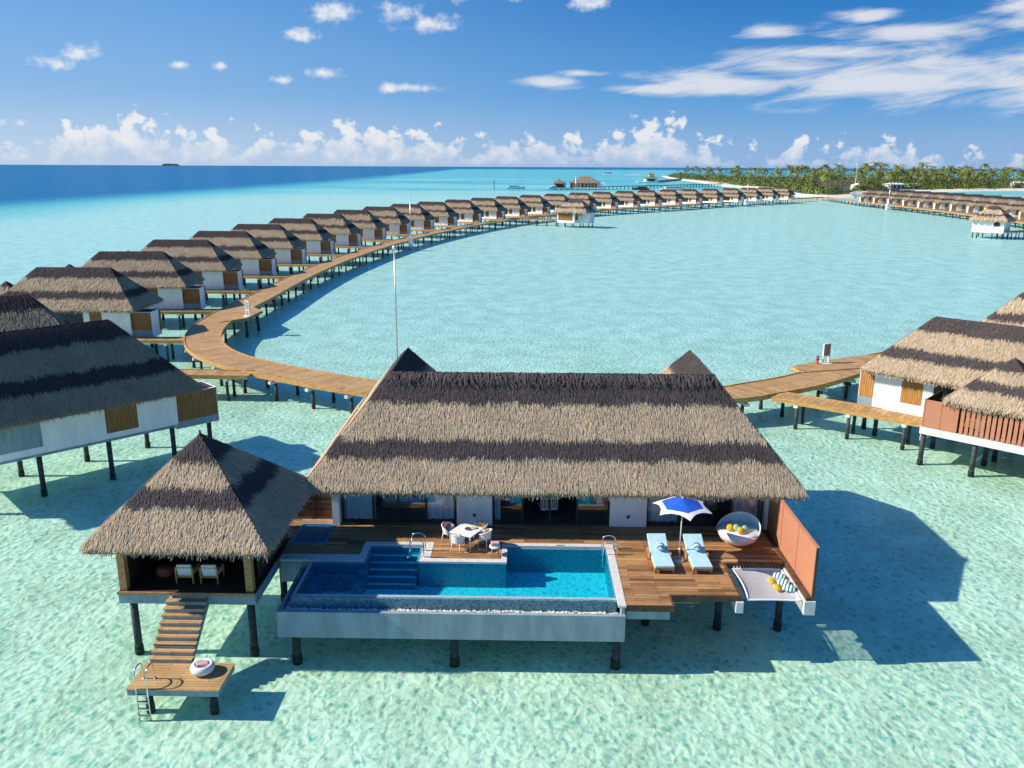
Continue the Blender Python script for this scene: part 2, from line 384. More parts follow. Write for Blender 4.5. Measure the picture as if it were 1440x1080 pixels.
# thatched roof: base shell plus thousands of straw blades
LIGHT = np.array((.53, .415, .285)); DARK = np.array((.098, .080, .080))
def thatch_roof(name, parent, faces, eaves, z0, z1, bands, dens, L, Wd, seed, thick=.32, light=LIGHT, dark=DARK):
    rng = np.random.default_rng(seed)
    V = []; F = []; T = []
    def tone_at(t, n):
        tt = t + rng.normal(0, .009, n)
        isd = np.zeros(n, bool)
        for a, b in bands: isd |= (tt > a) & (tt < b)
        k = rng.normal(1.03, .14, n).clip(.6, 1.45)[:, None]
        wm = rng.normal(0, .07, n)[:, None] * np.array((1, .1, -.9))
        return np.where(isd[:, None], dark * k, light * k) * (1 + wm)
    def push(vs, fs, ts):
        o = len(V); V.extend(vs); F.extend([tuple(i + o for i in q) for q in fs]); T.extend(ts)
    # base shell, cut in height strips so it carries the same bands
    for poly in faces:
        P = [np.array(q, float) for q in poly]
        c = sum(P) / len(P)
        cuts = sorted({0., 1.} | {q for b in bands for q in b if 0 < q < 1})
        for a, b in zip(cuts[:-1], cuts[1:]):
            za, zb = z0 + a * (z1 - z0), z0 + b * (z1 - z0)
            q = P
            for zz, sg in ((za, 1), (zb, -1)):
                o = []
                for i in range(len(q)):
                    A, B = q[i], q[(i + 1) % len(q)]
                    ia, ib = sg * (A[2] - zz) >= -1e-6, sg * (B[2] - zz) >= -1e-6
                    if ia: o.append(A)
                    if ia != ib and abs(B[2] - A[2]) > 1e-9: o.append(A + (B - A) * (zz - A[2]) / (B[2] - A[2]))
                q = o
                if len(q) < 3: break
            if len(q) < 3: continue
            mid = (a + b) / 2; dk = any(x0 < mid < x1 for x0, x1 in bands)
            push([tuple(x) for x in q], [tuple(range(len(q)))], [(dark if dk else light) * .72] * len(q))
    off = len(V)
    for poly in faces: push([(x, y, z - thick) for x, y, z in poly], [tuple(reversed(range(len(poly))))], [dark * .8] * len(poly))
    for A, B in eaves:
        push([A, B, (B[0], B[1], B[2] - thick), (A[0], A[1], A[2] - thick)], [(3, 2, 1, 0)], [light * .5] * 4)
    bv = [np.array(V)]; bt = [np.array(T)]; nb = 0
    for poly in faces:
        P = [np.array(q, float) for q in poly]
        nn = np.zeros(3)
        for i in range(len(P)): nn += np.cross(P[i] - P[0], P[(i + 1) % len(P)] - P[0])
        area = np.linalg.norm(nn) / 2; nn /= np.linalg.norm(nn)
        if nn[2] < 0: nn = -nn
        d = np.array((0, 0, -1.)) + nn * nn[2]; d /= np.linalg.norm(d); s = np.cross(nn, d)
        tri = [(P[0], P[i], P[i + 1]) for i in range(1, len(P) - 1)]
        ar = np.array([np.linalg.norm(np.cross(b - a, c - a)) / 2 for a, b, c in tri]); n = int(area * dens)
        ti = rng.choice(len(tri), n, p=ar / ar.sum()); r1 = np.sqrt(rng.random(n)); r2 = rng.random(n)
        A, B, C = (np.array([q[k] for q in tri])[ti] for k in range(3))
        p0 = A * (1 - r1)[:, None] + B * (r1 * (1 - r2))[:, None] + C * (r1 * r2)[:, None]
        p0 = p0 + nn * rng.uniform(-.02, .05, n)[:, None]
        ln = (L * rng.uniform(.6, 1.35, n))[:, None]
        lift = (rng.random(n) ** 1.5 * .17 + .03)[:, None]
        sd_ = rng.normal(0, .16, n)[:, None]
        p1 = p0 + (d + s * sd_ + nn * lift) * ln
        t = (p0[:, 2] - z0) / (z1 - z0) + .010 * np.sin(p0[:, 0] * 2.1 + p0[:, 1] * 1.7 + seed) + .007 * np.sin(p0[:, 0] * 5.3 - p0[:, 1] * 4.1)
        wv = s * (Wd * rng.uniform(.6, 1.4, n))[:, None]
        q = np.stack([p0 - wv / 2, p0 + wv / 2, p1 + wv * .22, p1 - wv * .22], 1).reshape(-1, 3)
        bv.append(q); bt.append(np.repeat(tone_at(t, n), 4, 0)); nb += n
    for A, B in eaves:                                # shaggy fringe
        A, B = np.array(A), np.array(B); ln_e = np.linalg.norm(B - A); n = int(ln_e * dens ** .5 * 4.5)
        e = (B - A) / ln_e; o = np.cross((0, 0, 1.), e)
        cen = np.mean([np.mean(np.array(q), 0) for q in faces], 0)
        if o @ (A - cen) < 0: o = -o
        k = rng.random(n)
        p0 = A + (B - A) * k[:, None] + o * rng.uniform(-.12, .03, n)[:, None] - np.array((0, 0, 1.)) * rng.uniform(-.06, thick, n)[:, None]
        ln = (L * rng.uniform(.5, 1.1, n))[:, None]
        p1 = p0 + (o * rng.uniform(.15, .75, n)[:, None] + np.array((0, 0, -1.)) * rng.uniform(.35, .9, n)[:, None] + e * rng.normal(0, .2, n)[:, None]) * ln
        wv = e * (Wd * rng.uniform(.6, 1.3, n))[:, None]
        q = np.stack([p0 - wv / 2, p0 + wv / 2, p1 + wv * .2, p1 - wv * .2], 1).reshape(-1, 3)
        bv.append(q); bt.append(np.repeat(tone_at(np.full(n, .05), n), 4, 0)); nb += n
    allv = np.concatenate(bv); allt = np.concatenate(bt).clip(0, 1)
    wav = .5 + .5 * np.sin(allv[:, 0] * 1.7 + 2.1 * np.sin(allv[:, 1] * .9 + seed) + allv[:, 2] * 2.3) * np.sin(allv[:, 0] * .61 - allv[:, 1] * .83 + seed * 1.3)
    allt = allt * (.90 + .16 * wav)[:, None]
    F += [tuple(range(off2, off2 + 4)) for off2 in range(len(V), len(V) + 4 * nb, 4)]
    me = bpy.data.meshes.new(name); me.from_pydata(allv.tolist(), [], F)
    ca = me.color_attributes.new('tone', 'FLOAT_COLOR', 'POINT')
    ca.data.foreach_set('color', np.concatenate([allt, np.ones((len(allt), 1))], 1).astype(np.float32).ravel())
    me.materials.append(MATS['thatch']); me.update()
    o = bpy.data.objects.new(name, me); COL.objects.link(o); o.parent = parent; return o
def hip(x0, x1, y0, y1, z0, z1, run):                 # faces + eaves of a hip roof
    if (y1 - y0) <= (x1 - x0):
        ym = (y0 + y1) / 2; a = (x0 + run, ym, z1); b = (x1 - run, ym, z1)
        if abs(a[0] - b[0]) < .05: b = a
        A, B, C, E = (x0, y0, z0), (x1, y0, z0), (x1, y1, z0), (x0, y1, z0)
        fs = [[A, B, a] if a is b else [A, B, b, a], [B, C, b], [C, E, a] if a is b else [C, E, a, b], [E, A, a]]
    else:
        xm = (x0 + x1) / 2; a = (xm, y0 + run, z1); b = (xm, y1 - run, z1)
        A, B, C, E = (x0, y0, z0), (x1, y0, z0), (x1, y1, z0), (x0, y1, z0)
        fs = [[A, B, a], [B, C, b, a], [C, E, b], [E, A, a, b]]
    return fs, [(A, B), (B, C), (C, E), (E, A)]
def pile_mb(x, y, z1, r=.15):
    return MB().tube([(x, y, -.9), (x, y, z1)], r, 10).tube([(x, y, -.52), (x, y, -.25), (x, y, -.02), (x, y, .10)], [r * 1.1, r * 1.2, r * 1.16, r * 1.02], 10, 1)
def piles(parent, pts, z1, r=.15):
    first = None
    for (x, y) in pts:
        if first is None: first = pile_mb(0, 0, z1, r).build('pile', ['pile_dark', 'growth'], parent, True, loc=(x, y, 0))
        else:
            c = first.copy(); COL.objects.link(c); c.parent = parent; c.location = (x, y, 0)

# ------------------------------------------------------------------ sea
BIG = 90000
tag(MB().add([(-BIG, -200, -.36), (BIG, -200, -.36), (BIG, BIG, -.36), (-BIG, BIG, -.36)], [(0, 1, 2, 3)]).build('seabed', 'sand_bed'), kind='structure')
tag(MB().add([(-BIG, -200, 0), (BIG, -200, 0), (BIG, BIG, 0), (-BIG, BIG, 0)], [(0, 1, 2, 3)]).build('sea_water', 'sea'), kind='structure')

# ------------------------------------------------------------------ the main villa
V = thing('overwater_villa', 'large two winged overwater villa with broad banded thatch roof behind the swimming pool', 'villa', (0, 0, 0))
XL, XR, YF, YB, ZE, ZR = -9.8, 12.2, 33.6, 40.9, 5.0, 9.2
w = 3.45
A, B, C, Dd, E_, F_, G, H = (XL, YF, ZE), (XR, YF, ZE), (XR, 46.6, ZE), (XR - 2 * w, 46.6, ZE), (XR - 2 * w, YB - .02, ZE), (XL + 2 * w, YB - .02, ZE), (XL + 2 * w, 46.6, ZE), (XL, 46.6, ZE)
R1, R2, La, Ra = (XL + w, 37.25, ZR), (XR - w, 37.25, ZR), (XL + w, 43.15, ZR), (XR - w, 43.15, ZR)
thatch_roof('roof', V, [[A, B, R2, R1], [H, A, R1, La], [H, La, G], [G, La, R1, F_], [F_, R1, R2, E_], [E_, R2, Ra, Dd], [Dd, Ra, C], [C, Ra, R2, B]],
            [(A, B), (H, A), (G, H), (B, C), (C, Dd)], ZE, ZR, [(.27, .44), (.76, 1.1)], 800, .25, .026, 1)
# ridge cap of combed straw
rng = np.random.default_rng(5)
cap = MB()
for i in range(2600):
    x = rng.uniform(XL + w, XR - w); s = rng.choice((-1, 1)); a = rng.normal(0, .35)
    p0 = np.array((x, 37.25 + rng.uniform(-.1, .1), ZR + .1 + rng.uniform(-.04, .05))); p1 = p0 + np.array((math.sin(a) * .55, s * .42, -.42 + rng.uniform(0, .12))) * rng.uniform(.6, 1.4)
    cap.add([p0 - (.03, 0, 0), p0 + (.03, 0, 0), p1 + (.008, 0, 0), p1 - (.008, 0, 0)], [(0, 1, 2, 3)])
cap.tube([(XL + w, 37.25, ZR - .02), (XR - w, 37.25, ZR - .02)], .13, 8)
o = cap.build('ridge_cap', 'thatch', V)
ca = o.data.color_attributes.new('tone', 'FLOAT_COLOR', 'POINT')
tn = np.repeat(rng.normal(1, .25, (len(o.data.vertices) // 4 + 1, 1)).clip(.4, 1.7), 4, 0)[:len(o.data.vertices)] * DARK[None] * 1.1
ca.data.foreach_set('color', np.concatenate([tn, np.ones((len(tn), 1))], 1).astype(np.float32).ravel())
MB().box(-8.85, 11.1, 35.2, 40.2, D - .45, D - .02).box(-8.85, -3.9, 40.2, 45.6, D - .45, D - .02).box(6.3, 11.1, 40.2, 45.6, D - .45, D - .02).build('floor_slab', 'concrete_pale', V)
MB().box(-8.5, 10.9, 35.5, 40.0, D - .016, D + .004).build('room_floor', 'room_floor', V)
MB().box(-8.8, 11.05, 39.9, 40.1, D, 5.1).box(-8.8, -8.6, 35.6, 45.5, D, 5.1).box(10.9, 11.05, 35.6, 45.5, D, 5.1).box(-8.6, -3.9, 45.3, 45.5, D, 5.1).box(6.3, 10.9, 45.3, 45.5, D, 5.1)\
    .box(-4.1, -3.9, 40.1, 45.3, D, 5.1).box(6.3, 6.5, 40.1, 45.3, D, 5.1).build('outer_wall', 'plaster_white', V)
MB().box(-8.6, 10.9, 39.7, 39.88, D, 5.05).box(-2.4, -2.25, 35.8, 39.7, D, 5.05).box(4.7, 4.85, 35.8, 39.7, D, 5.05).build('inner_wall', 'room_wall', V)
MB().box(-8.7, 11.0, 35.0, 40.0, 5.02, 5.1).build('ceiling', 'plaster_white', V)
for x0, x1, y0 in ((-3.13, -1.5, 35.12), (3.9, 5.58, 35.12)):
    pn = MB().box(x0, x1, y0, 35.4, D + .01, 5.0).build('wall_panel', 'plaster_white', V)
    xm = (x0 + x1) / 2
    MB().lathe([(0, -.05), (.06, -.05), (.07, .05), (.0, .06)], 12, (xm, y0 - .09, D + .52)).box(xm - .02, xm + .02, y0 - .09, y0 - .003, D + .48, D + .56).build('wall_lamp', 'frame_dark', pn)
MB().box(-8.82, -8.5, 34.9, 35.6, D + .01, 5.0).build('wall_pier', 'plaster_white', V)
MB().box(10.92, 11.06, 34.95, 35.6, D + .01, 5.0).build('wall_pier', 'plaster_white', V)
def glazing(x0, x1, mull, open_span=None):
    g = MB().box(x0, x1, 35.28, 35.40, D + .002, D + .10).box(x0, x1, 35.28, 35.40, 4.92, 5.01)
    xs = [x0] + mull + [x1]
    for x in xs: g.box(x - .05 if x > x0 else x, x + .05 if x < x1 else x, 35.285, 35.395, D + .10, 4.92)
    fr = g.build('sliding_door', 'frame_dark', V)
    for a, b in zip(xs[:-1], xs[1:]):
        if open_span and a >= open_span[0] - .01 and b <= open_span[1] + .01: continue
        MB().box(a + .05, b - .05, 35.335, 35.345, D + .10, 4.92).build('pane', 'glass', fr)
glazing(-8.46, -3.16, [-7.0, -5.85, -4.55])
glazing(-1.46, 3.86, [-.1, 1.15, 2.4], (-.1, 2.4))
glazing(5.62, 10.90, [7.1, 8.3, 9.45])
def curtain(x0, x1):
    m = MB(); n = int((x1 - x0) / .045); ys = [35.62 + .055 * math.sin(i * 1.05 + math.sin(i * .37) * 1.3) for i in range(n + 1)]
    for i in range(n):
        a, b = x0 + i * .045, x0 + (i + 1) * .045
        m.add([(a, ys[i], D + .06), (b, ys[i + 1], D + .06), (b, ys[i + 1], 4.95), (a, ys[i], 4.95), (a, ys[i] + .012, D + .06), (b, ys[i + 1] + .012, D + .06), (b, ys[i + 1] + .012, 4.95), (a, ys[i] + .012, 4.95)], [(0, 1, 2, 3), (7, 6, 5, 4)])
    m.build('curtain', 'curtain', V, True)
for c in ((-8.4, -6.95), (-4.6, -3.25), (-1.4, -1.1), (5.7, 7.1), (9.5, 10.8)): curtain(*c)
piles(V, [(-8.0, 36.5), (-3, 36.5), (2, 36.5), (7, 36.5), (10.6, 36.5), (-8, 41), (10.6, 41), (-8, 45), (-4.5, 45), (6.8, 45), (10.6, 45)], D - .45, .17)

# beds and lounge furniture seen through the glass
def bed(x, y, label):
    t = thing('bed', label, 'bed', (x, y, D + .004))
    MB().box(-1.0, 1.0, -1.05, 1.05, .12, .34).box(-.85, .85, -.9, .9, .0, .12).build('bed_base', 'teak', t)
    MB().box(-.97, .97, -1.0, 1.0, .34, .60).build('mattress', 'fabric_white', t, bevel=.06)
    MB().box(-.99, .99, -1.02, -.2, .602, .64).build('throw', 'fabric_teal', t, bevel=.02)
    for s in (-.5, .5): MB().obox((s, .72, .74), (.75, .35, .2), (.3, 0, 0)).build('pillow', 'fabric_white', t, bevel=.07)
    MB().box(-1.1, 1.1, 1.07, 1.17, 0, 1.25).build('headboard', 'teak', t)
bed(-5.9, 37.9, 'white bed with teal throw behind the glass doors of the left bedroom')
bed(8.2, 37.9, 'white bed with teal throw behind the glass doors of the right bedroom')
t = thing('lounge_chair', 'pale striped lounge chair just inside the open centre doorway', 'chair', (1.1, 36.7, D + .004), .12)
MB().box(-.42, .42, -.42, .4, .26, .36).build('seat', 'fabric_white', t, bevel=.03)
bk = MB()
for i in range(9): bk.box(-.40 + i * .095, -.36 + i * .095, -.46, -.42, .36, .86)
bk.box(-.44, .44, -.47, -.41, .86, .92).build('backrest', 'white_metal', t)
for sx in (-.4, .4):
    MB().box(sx - .03, sx + .03, -.45, .4, .56, .61).build('armrest', 'frame_dark', t)
    for sy in (-.4, .36): MB().box(sx - .025, sx + .025, sy - .025, sy + .025, 0, .56).build('leg', 'frame_dark', t)

# ------------------------------------------------------------------ deck around the pool
K = thing('pool_deck', 'brown timber sun deck wrapping round the villa pool with white stone coping', 'deck', (0, 0, 0))
bo = MB()
bo.box(-10.3, -6.98, 32.0, 32.93, D - .05, D).box(-8.7, -6.98, 32.93, 35.3, D - .05, D).box(-10.95, -8.7, 35.1, 35.72, D - .05, D).box(-10.95, -10.3, 33.52, 35.1, D - .05, D).box(-10.39, -10.3, 31.45, 33.52, D - .05, D)
bo.box(-6.98, -.75, 33.28, 35.3, D - .05, D).box(-.75, 3.85, 33.28, 35.3, D - .05, D).box(-3.95, -1.0, 31.75, 33.28, D - .05, D)
bo.box(3.85, 8.36, 28.95, 35.3, D - .05, D).box(3.85, 5.6, 28.12, 28.95, D - .05, D).box(8.36, 10.88, 31.68, 35.3, D - .05, D)
bo.build('boards', 'deck_boards', K)
MB().box(8.30, 8.42, 28.87, 31.68, D - .20, D + .006).box(5.6, 8.30, 28.87, 28.95, D - .24, D + .005).box(5.6, 5.68, 28.04, 28.87, D - .24, D + .005).box(3.87, 5.6, 28.04, 28.12, D - .24, D + .005)\
    .box(8.42, 10.80, 31.62, 31.70, D - .26, D + .007).box(10.86, 11.05, 28.8, 35.1, D - .12, D + .012).build('edge_board', 'brown_trim', K)
MB().box(-10.3, -7.0, 31.45, 31.98, D - .07, D + .012).box(-7.0, -6.72, 31.45, 33.26, D - .07, D + .014).box(-6.72, -4.4, 33.0, 33.26, D - .07, D + .013)\
    .box(-4.4, -3.97, 31.42, 33.26, D - .07, D + .014).box(-3.97, -.74, 31.42, 31.73, D - .07, D + .013).box(-.98, -.74, 31.73, 33.0, D - .07, D + .0125)\
    .box(-.98, 3.86, 33.0, 33.26, D - .07, D + .0135).box(3.56, 3.86, 28.0, 33.0, D - .07, D + .0145).build('coping', 'coping', K)
MB().box(-10.28, -6.9, 31.5, 31.9, 1.55, D - .072).build('edge_beam', 'concrete', K)
MB().box(3.9, 5.55, 28.2, 28.6, 1.95, D - .06).build('edge_beam', 'concrete', K)
MB().box(8.2, 8.48, 28.78, 34, D - .68, D - .22).build('cross_beam', 'concrete_pale', K)
MB().box(10.80, 11.22, 28.74, 34, D - .70, D - .13).build('cross_beam', 'concrete_pale', K)
MB().box(-10.3, 11.1, 34.5, 35.2, D - .6, D - .06).box(3.9, 8.2, 31.6, 32.2, D - .6, D - .06).box(-6.9, -4.3, 33.1, 33.5, D - .6, D - .08).build('cross_beam', 'concrete_pale', K)
MB().box(1.4, 1.75, 33.05, 33.11, D + .0136, D + .02).build('drain_grate', 'frame_dark', K)
piles(K, [(8.2, 31.4), (10.75, 31.4), (-9.9, 32.9), (5.2, 31.7), (8.2, 34.2), (10.8, 34.4), (-8.2, 34.6)], D - .5, .15)
b = thing('sun_pad', 'square dark blue sunken pad with paler rim in the deck beside the gazebo', 'pad', (-9.52, 34.0, D))
MB().box(-.78, .82, -1.07, -.93, -.05, .03).box(-.78, .82, .95, 1.1, -.05, .03).box(-.78, -.66, -.93, .95, -.05, .03).box(.70, .82, -.93, .95, -.05, .03).build('rim', 'pad_rim', b)
MB().box(-.66, .70, -.93, .95, -.12, -.01).build('pad_surface', 'pad_blue', b, bevel=.03)

# ------------------------------------------------------------------ swimming pool
Pq = thing('swimming_pool', 'long blue infinity pool in a pale concrete trough on piles', 'swimming pool', (0, 0, 0))
ZB = 1.12
MB().box(-9.42, 3.84, 27.95, 28.12, ZB, 2.2).box(-9.42, -9.28, 28.12, 31.48, ZB, 2.2).box(3.70, 3.84, 28.12, 33.0, ZB, D - .08).box(-9.28, 3.70, 28.12, 33.2, ZB, ZB + .2).box(-9.28, 3.70, 33.02, 33.2, ZB + .2, D - .08).build('outer_wall', 'concrete', Pq)
MB().box(-9.28, 3.70, 28.12, 28.52, 1.9, 2.02).box(-9.28, -9.02, 28.52, 31.45, 1.9, 2.02).build('overflow_gutter', 'concrete', Pq)
pb = MB(); rng = random.Random(3)
for i in range(1500):
    x = rng.uniform(-9.2, 3.6); y = rng.uniform(28.16, 28.50); r = rng.uniform(.022, .05)
    pb.lathe([(0, -r * .6), (r * .8, -r * .2), (r, .15 * r), (r * .6, r * .6), (0, r * .75)], 6, (x, y, 2.035 + rng.uniform(0, .03)), 0, rng.uniform(.8, 1.3))
for i in range(160):
    x = rng.uniform(-9.22, -9.06); y = rng.uniform(28.5, 31.3); r = rng.uniform(.022, .05)
    pb.lathe([(0, -r * .6), (r * .8, -r * .2), (r, .15 * r), (r * .6, r * .6), (0, r * .75)], 6, (x, y, 2.035), 0, rng.uniform(.8, 1.3))
tag(pb.build('gutter_pebbles', 'pebbles', Pq, True), kind='stuff')
MB().box(-9.0, 3.56, 28.54, 28.80, 1.4, D - .105).box(-9.0, -8.84, 28.80, 31.44, 1.4, D - .105).build('overflow_wall', 'mosaic_tile', Pq)
MB().box(-9.0, 3.56, 28.62, 28.785, D - .103, D - .085).box(-9.0, -8.87, 28.785, 31.44, D - .103, D - .085).build('overflow_edge', 'pool_edge', Pq)
MB().box(-8.84, 3.56, 28.80, 33.0, 1.33, 1.42).build('basin_floor', 'pool_floor', Pq)
MB().box(-4.42, -.76, 31.44, 31.60, 1.42, D - .075).box(-.92, -.76, 31.60, 32.99, 1.42, D - .075).box(-.76, 3.56, 32.88, 32.99, 1.42, D - .076).box(3.50, 3.60, 28.82, 32.88, 1.42, D - .077).box(-6.74, -4.42, 32.88, 32.99, 1.42, D - .078)\
    .box(-4.53, -4.42, 31.6, 32.88, 1.42, D - .079).box(-6.74, -6.63, 31.48, 32.88, 1.42, D - .079).box(-8.84, -6.63, 31.36, 31.47, 1.42, D - .078).build('side_wall', 'blue_tile', Pq)
for i in range(5): MB().box(-6.62, -4.54, 32.48 - .32 * i, 32.86 - .32 * i if i else 32.87, 1.43, D - .3 - .17 * i).build('pool_step', 'blue_tile', Pq); MB().box(-6.61, -4.55, 32.48 - .32 * i, 32.60 - .32 * i, D - .3 - .17 * i, D - .285 - .17 * i).build('step_edge', 'pool_floor', Pq)
MB().box(-6.9, -6.62, 28.82, 30.5, 1.42, 2.18).box(-6.9, -6.62, 30.95, 31.34, 1.42, 2.30).box(-8.80, -6.9, 30.95, 31.34, 1.42, 2.05).box(-8.80, -8.40, 28.82, 30.95, 1.42, 2.05).build('spa_bench', 'blue_tile', Pq)
MB().add([(-8.85, 28.79, D - .10), (3.54, 28.79, D - .10), (3.54, 33.0, D - .10), (-.9, 33.0, D - .10), (-.9, 31.5, D - .10), (-4.46, 31.5, D - .10), (-4.46, 33.0, D - .10), (-6.7, 33.0, D - .10), (-6.7, 31.42, D - .10), (-8.85, 31.42, D - .10)],
         [tuple(range(10))]).build('pool_water', 'pool_water', Pq)
piles(Pq, [(-8.9, 28.5), (-2.7, 28.5), (3.6, 28.5), (-8.9, 31.2), (-2.7, 31.6), (3.6, 31.6)], ZB, .17)

def ladder(name, loc, rz, label, h=.75, drop=1.3, width=.55, steps=4):
    t = thing(name, label, 'ladder', loc, rz)
    for s in (-1, 1):
        x = s * width / 2; pts = [(x, .45, 0)]
        pts += [(x, .45 - .02 * k, h * .8 * k / 4) for k in range(1, 4)]
        pts += [(x, .10 + .29 * math.cos(a), h * .72 + .22 * math.sin(a)) for a in [R(q) for q in range(10, 180, 20)]]
        pts += [(x, -.2, h * .6), (x, -.2, 0), (x, -.2, -drop)]
        MB().tube(pts, .026, 8).build('handrail', 'chrome', t, True)
        MB().lathe([(0, .03), (.06, .025), (.065, 0)], 10, (x, .45, 0)).build('foot_plate', 'chrome', t, True)
    for k in range(steps): MB().box(-width / 2, width / 2, -.24, -.15, -.25 - .28 * k, -.21 - .28 * k).build('rung', 'chrome', t)
    return t
ladder('pool_ladder', (-4.45, 32.1, D + .015), R(90), 'steel pool ladder beside the steps left of the dining island', .85, .9, .6)
ladder('pool_ladder', (3.55, 32.55, D + .016), R(-90), 'steel pool ladder on the right edge of the pool near the loungers', .55, .6, .6, 2)

# ------------------------------------------------------------------ privacy screen, brown walls
t = thing('privacy_screen', 'tall terracotta coloured privacy screen along the right edge of the deck', 'screen', (11.12, 28.84, D))
for i in range(3): MB().box(-.03, .03, .03 + i * 2.1, 2.10 + i * 2.1, -.13, 2.06).build('panel', 'screen_panel', t)
MB().box(-.05, .05, -.02, .03, .02, 2.08).build('post', 'brown_trim', t)
for i in (1, 2, 3): MB().box(-.036, .036, i * 2.1 + .0, i * 2.1 + .03, .03, 2.06).build('post', 'brown_trim', t)
MB().box(-.06, .06, -.04, 6.4, 2.08, 2.12).build('top_rail', 'screen_panel', t)
t = thing('lattice_fence', 'dark brown lattice fence between the gazebo and the villa', 'fence', (-10.9, 35.6, D))
for i in range(2): MB().box(i * 1.02 + .04, i * 1.02 + .98, .0, .05, .05, 2.0).build('lattice_panel', 'dark_lattice', t)
for i in range(3): MB().box(i * 1.02 - .04, i * 1.02 + .04, -.03, .09, 0, 2.2).build('post', 'timber_dark', t)
for z in (.06, .85, 1.5, 2.0): MB().box(.04, 2.0, -.02, .07, z, z + .04).build('rail', 'brown_trim', t)

# ------------------------------------------------------------------ gazebo
Gz = thing('gazebo', 'thatched pyramid roofed gazebo on piles left of the pool', 'gazebo', (-13.05, 31.0, 0))
gf, ge = hip(-3.3, 3.6, -3.4, 3.45, 5.0, 8.3, 3.42)
apex = (.12, -.05, 8.3)
gf = [[q if q[2] < 8 else apex for q in fc] for fc in gf]; gf = [[q for i, q in enumerate(fc) if q != fc[i - 1]] for fc in gf]
thatch_roof('roof', Gz, gf, ge, 5.0, 8.3, [(.35, .53), (.76, 1.1)], 850, .25, .026, 2)
MB().lathe([(0, .16), (.04, .15), (.05, .04), (.09, 0), (.13, -.1)], 10, (.12, -.05, 8.28)).build('finial', 'timber_dark', Gz, True)
MB().box(-2.7, 2.65, -2.4, 2.5, D - .5, D - .07).build('floor_slab', 'concrete', Gz)
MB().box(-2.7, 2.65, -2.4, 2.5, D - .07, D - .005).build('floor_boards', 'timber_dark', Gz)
MB().box(-2.72, 2.67, -2.46, -2.4, D - .10, D + .01).build('edge_board', 'teak', Gz)
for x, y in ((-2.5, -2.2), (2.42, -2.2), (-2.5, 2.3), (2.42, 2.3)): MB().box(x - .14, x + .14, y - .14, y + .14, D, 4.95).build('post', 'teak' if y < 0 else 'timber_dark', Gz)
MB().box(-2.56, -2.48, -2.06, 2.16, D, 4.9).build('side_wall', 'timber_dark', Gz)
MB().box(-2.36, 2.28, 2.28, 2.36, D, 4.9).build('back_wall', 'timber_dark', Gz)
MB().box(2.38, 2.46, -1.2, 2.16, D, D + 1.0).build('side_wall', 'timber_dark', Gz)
for i in range(5): MB().box(2.36, 2.48, -.9 + .68 * i, -.84 + .68 * i, D + 1.0, 4.8).build('mullion', 'timber_dark', Gz)
MB().box(-2.6, 2.55, -2.3, -2.1, 4.72, 4.88).box(-2.6, 2.55, 2.2, 2.4, 4.72, 4.88).box(-2.6, -2.42, -2.1, 2.2, 4.72, 4.88).box(2.35, 2.53, -2.1, 2.2, 4.72, 4.88).build('roof_beam', 'timber_dark', Gz)
piles(Gz, [(-2.35, -2.0), (2.30, -2.0), (-2.35, 2.2), (2.30, 2.2)], D - .5, .15)
def armchair(x, y, label):
    t = thing('armchair', label, 'armchair', (x, y, D - .005), 0, 'armchairs in the gazebo')
    for sx in (-.33, .33):
        for sy, h in ((-.33, .72), (.33, .58)): MB().box(sx - .025, sx + .025, sy - .025, sy + .025, 0, h).build('leg', 'gold_timber', t)
        MB().box(sx - .028, sx + .028, -.30, .30, .55, .59).build('armrest', 'gold_timber', t)
    for z_ in (.28, .68): MB().box(-.30, .30, -.35, -.31, z_, z_ + .05).build('back_rail', 'gold_timber', t)
    MB().box(-.30, .30, -.28, .32, .28, .42).build('seat_cushion', 'fabric_white', t, bevel=.04)
    MB().obox((0, -.27, .60), (.60, .12, .46), (.12, 0, 0)).build('back_cushion', 'fabric_white', t, bevel=.05)
armchair(-13.4, 29.62, 'white cushioned timber armchair in the gazebo nearer the terracotta pouf')
armchair(-12.42, 29.62, 'white cushioned timber armchair in the gazebo farther from the terracotta pouf')
t = thing('pouf', 'round terracotta pouf on the gazebo floor', 'pouf', (-14.45, 29.95, D - .005))
MB().lathe([(0, .02), (.26, .02), (.32, .10), (.345, .25), (.31, .38), (.2, .43), (0, .44)], 24).build('cushion_body', 'terracotta', t, True)
MB().lathe([(.345, .235), (.355, .25), (.345, .265)], 24).build('seam', 'terracotta', t, True)
t = thing('sofa', 'white sofa against the back wall of the gazebo', 'sofa', (-14.0, 32.4, D - .005))
MB().box(-1.0, 1.0, -.5, .45, .1, .42).build('seat', 'fabric_white', t, bevel=.05)
MB().box(-1.0, 1.0, .3, .5, .42, .85).build('backrest', 'fabric_white', t, bevel=.05)
for s in (-.9, .9): MB().box(s - .1, s + .1, -.5, .3, .42, .6).build('armrest', 'fabric_white', t, bevel=.04)

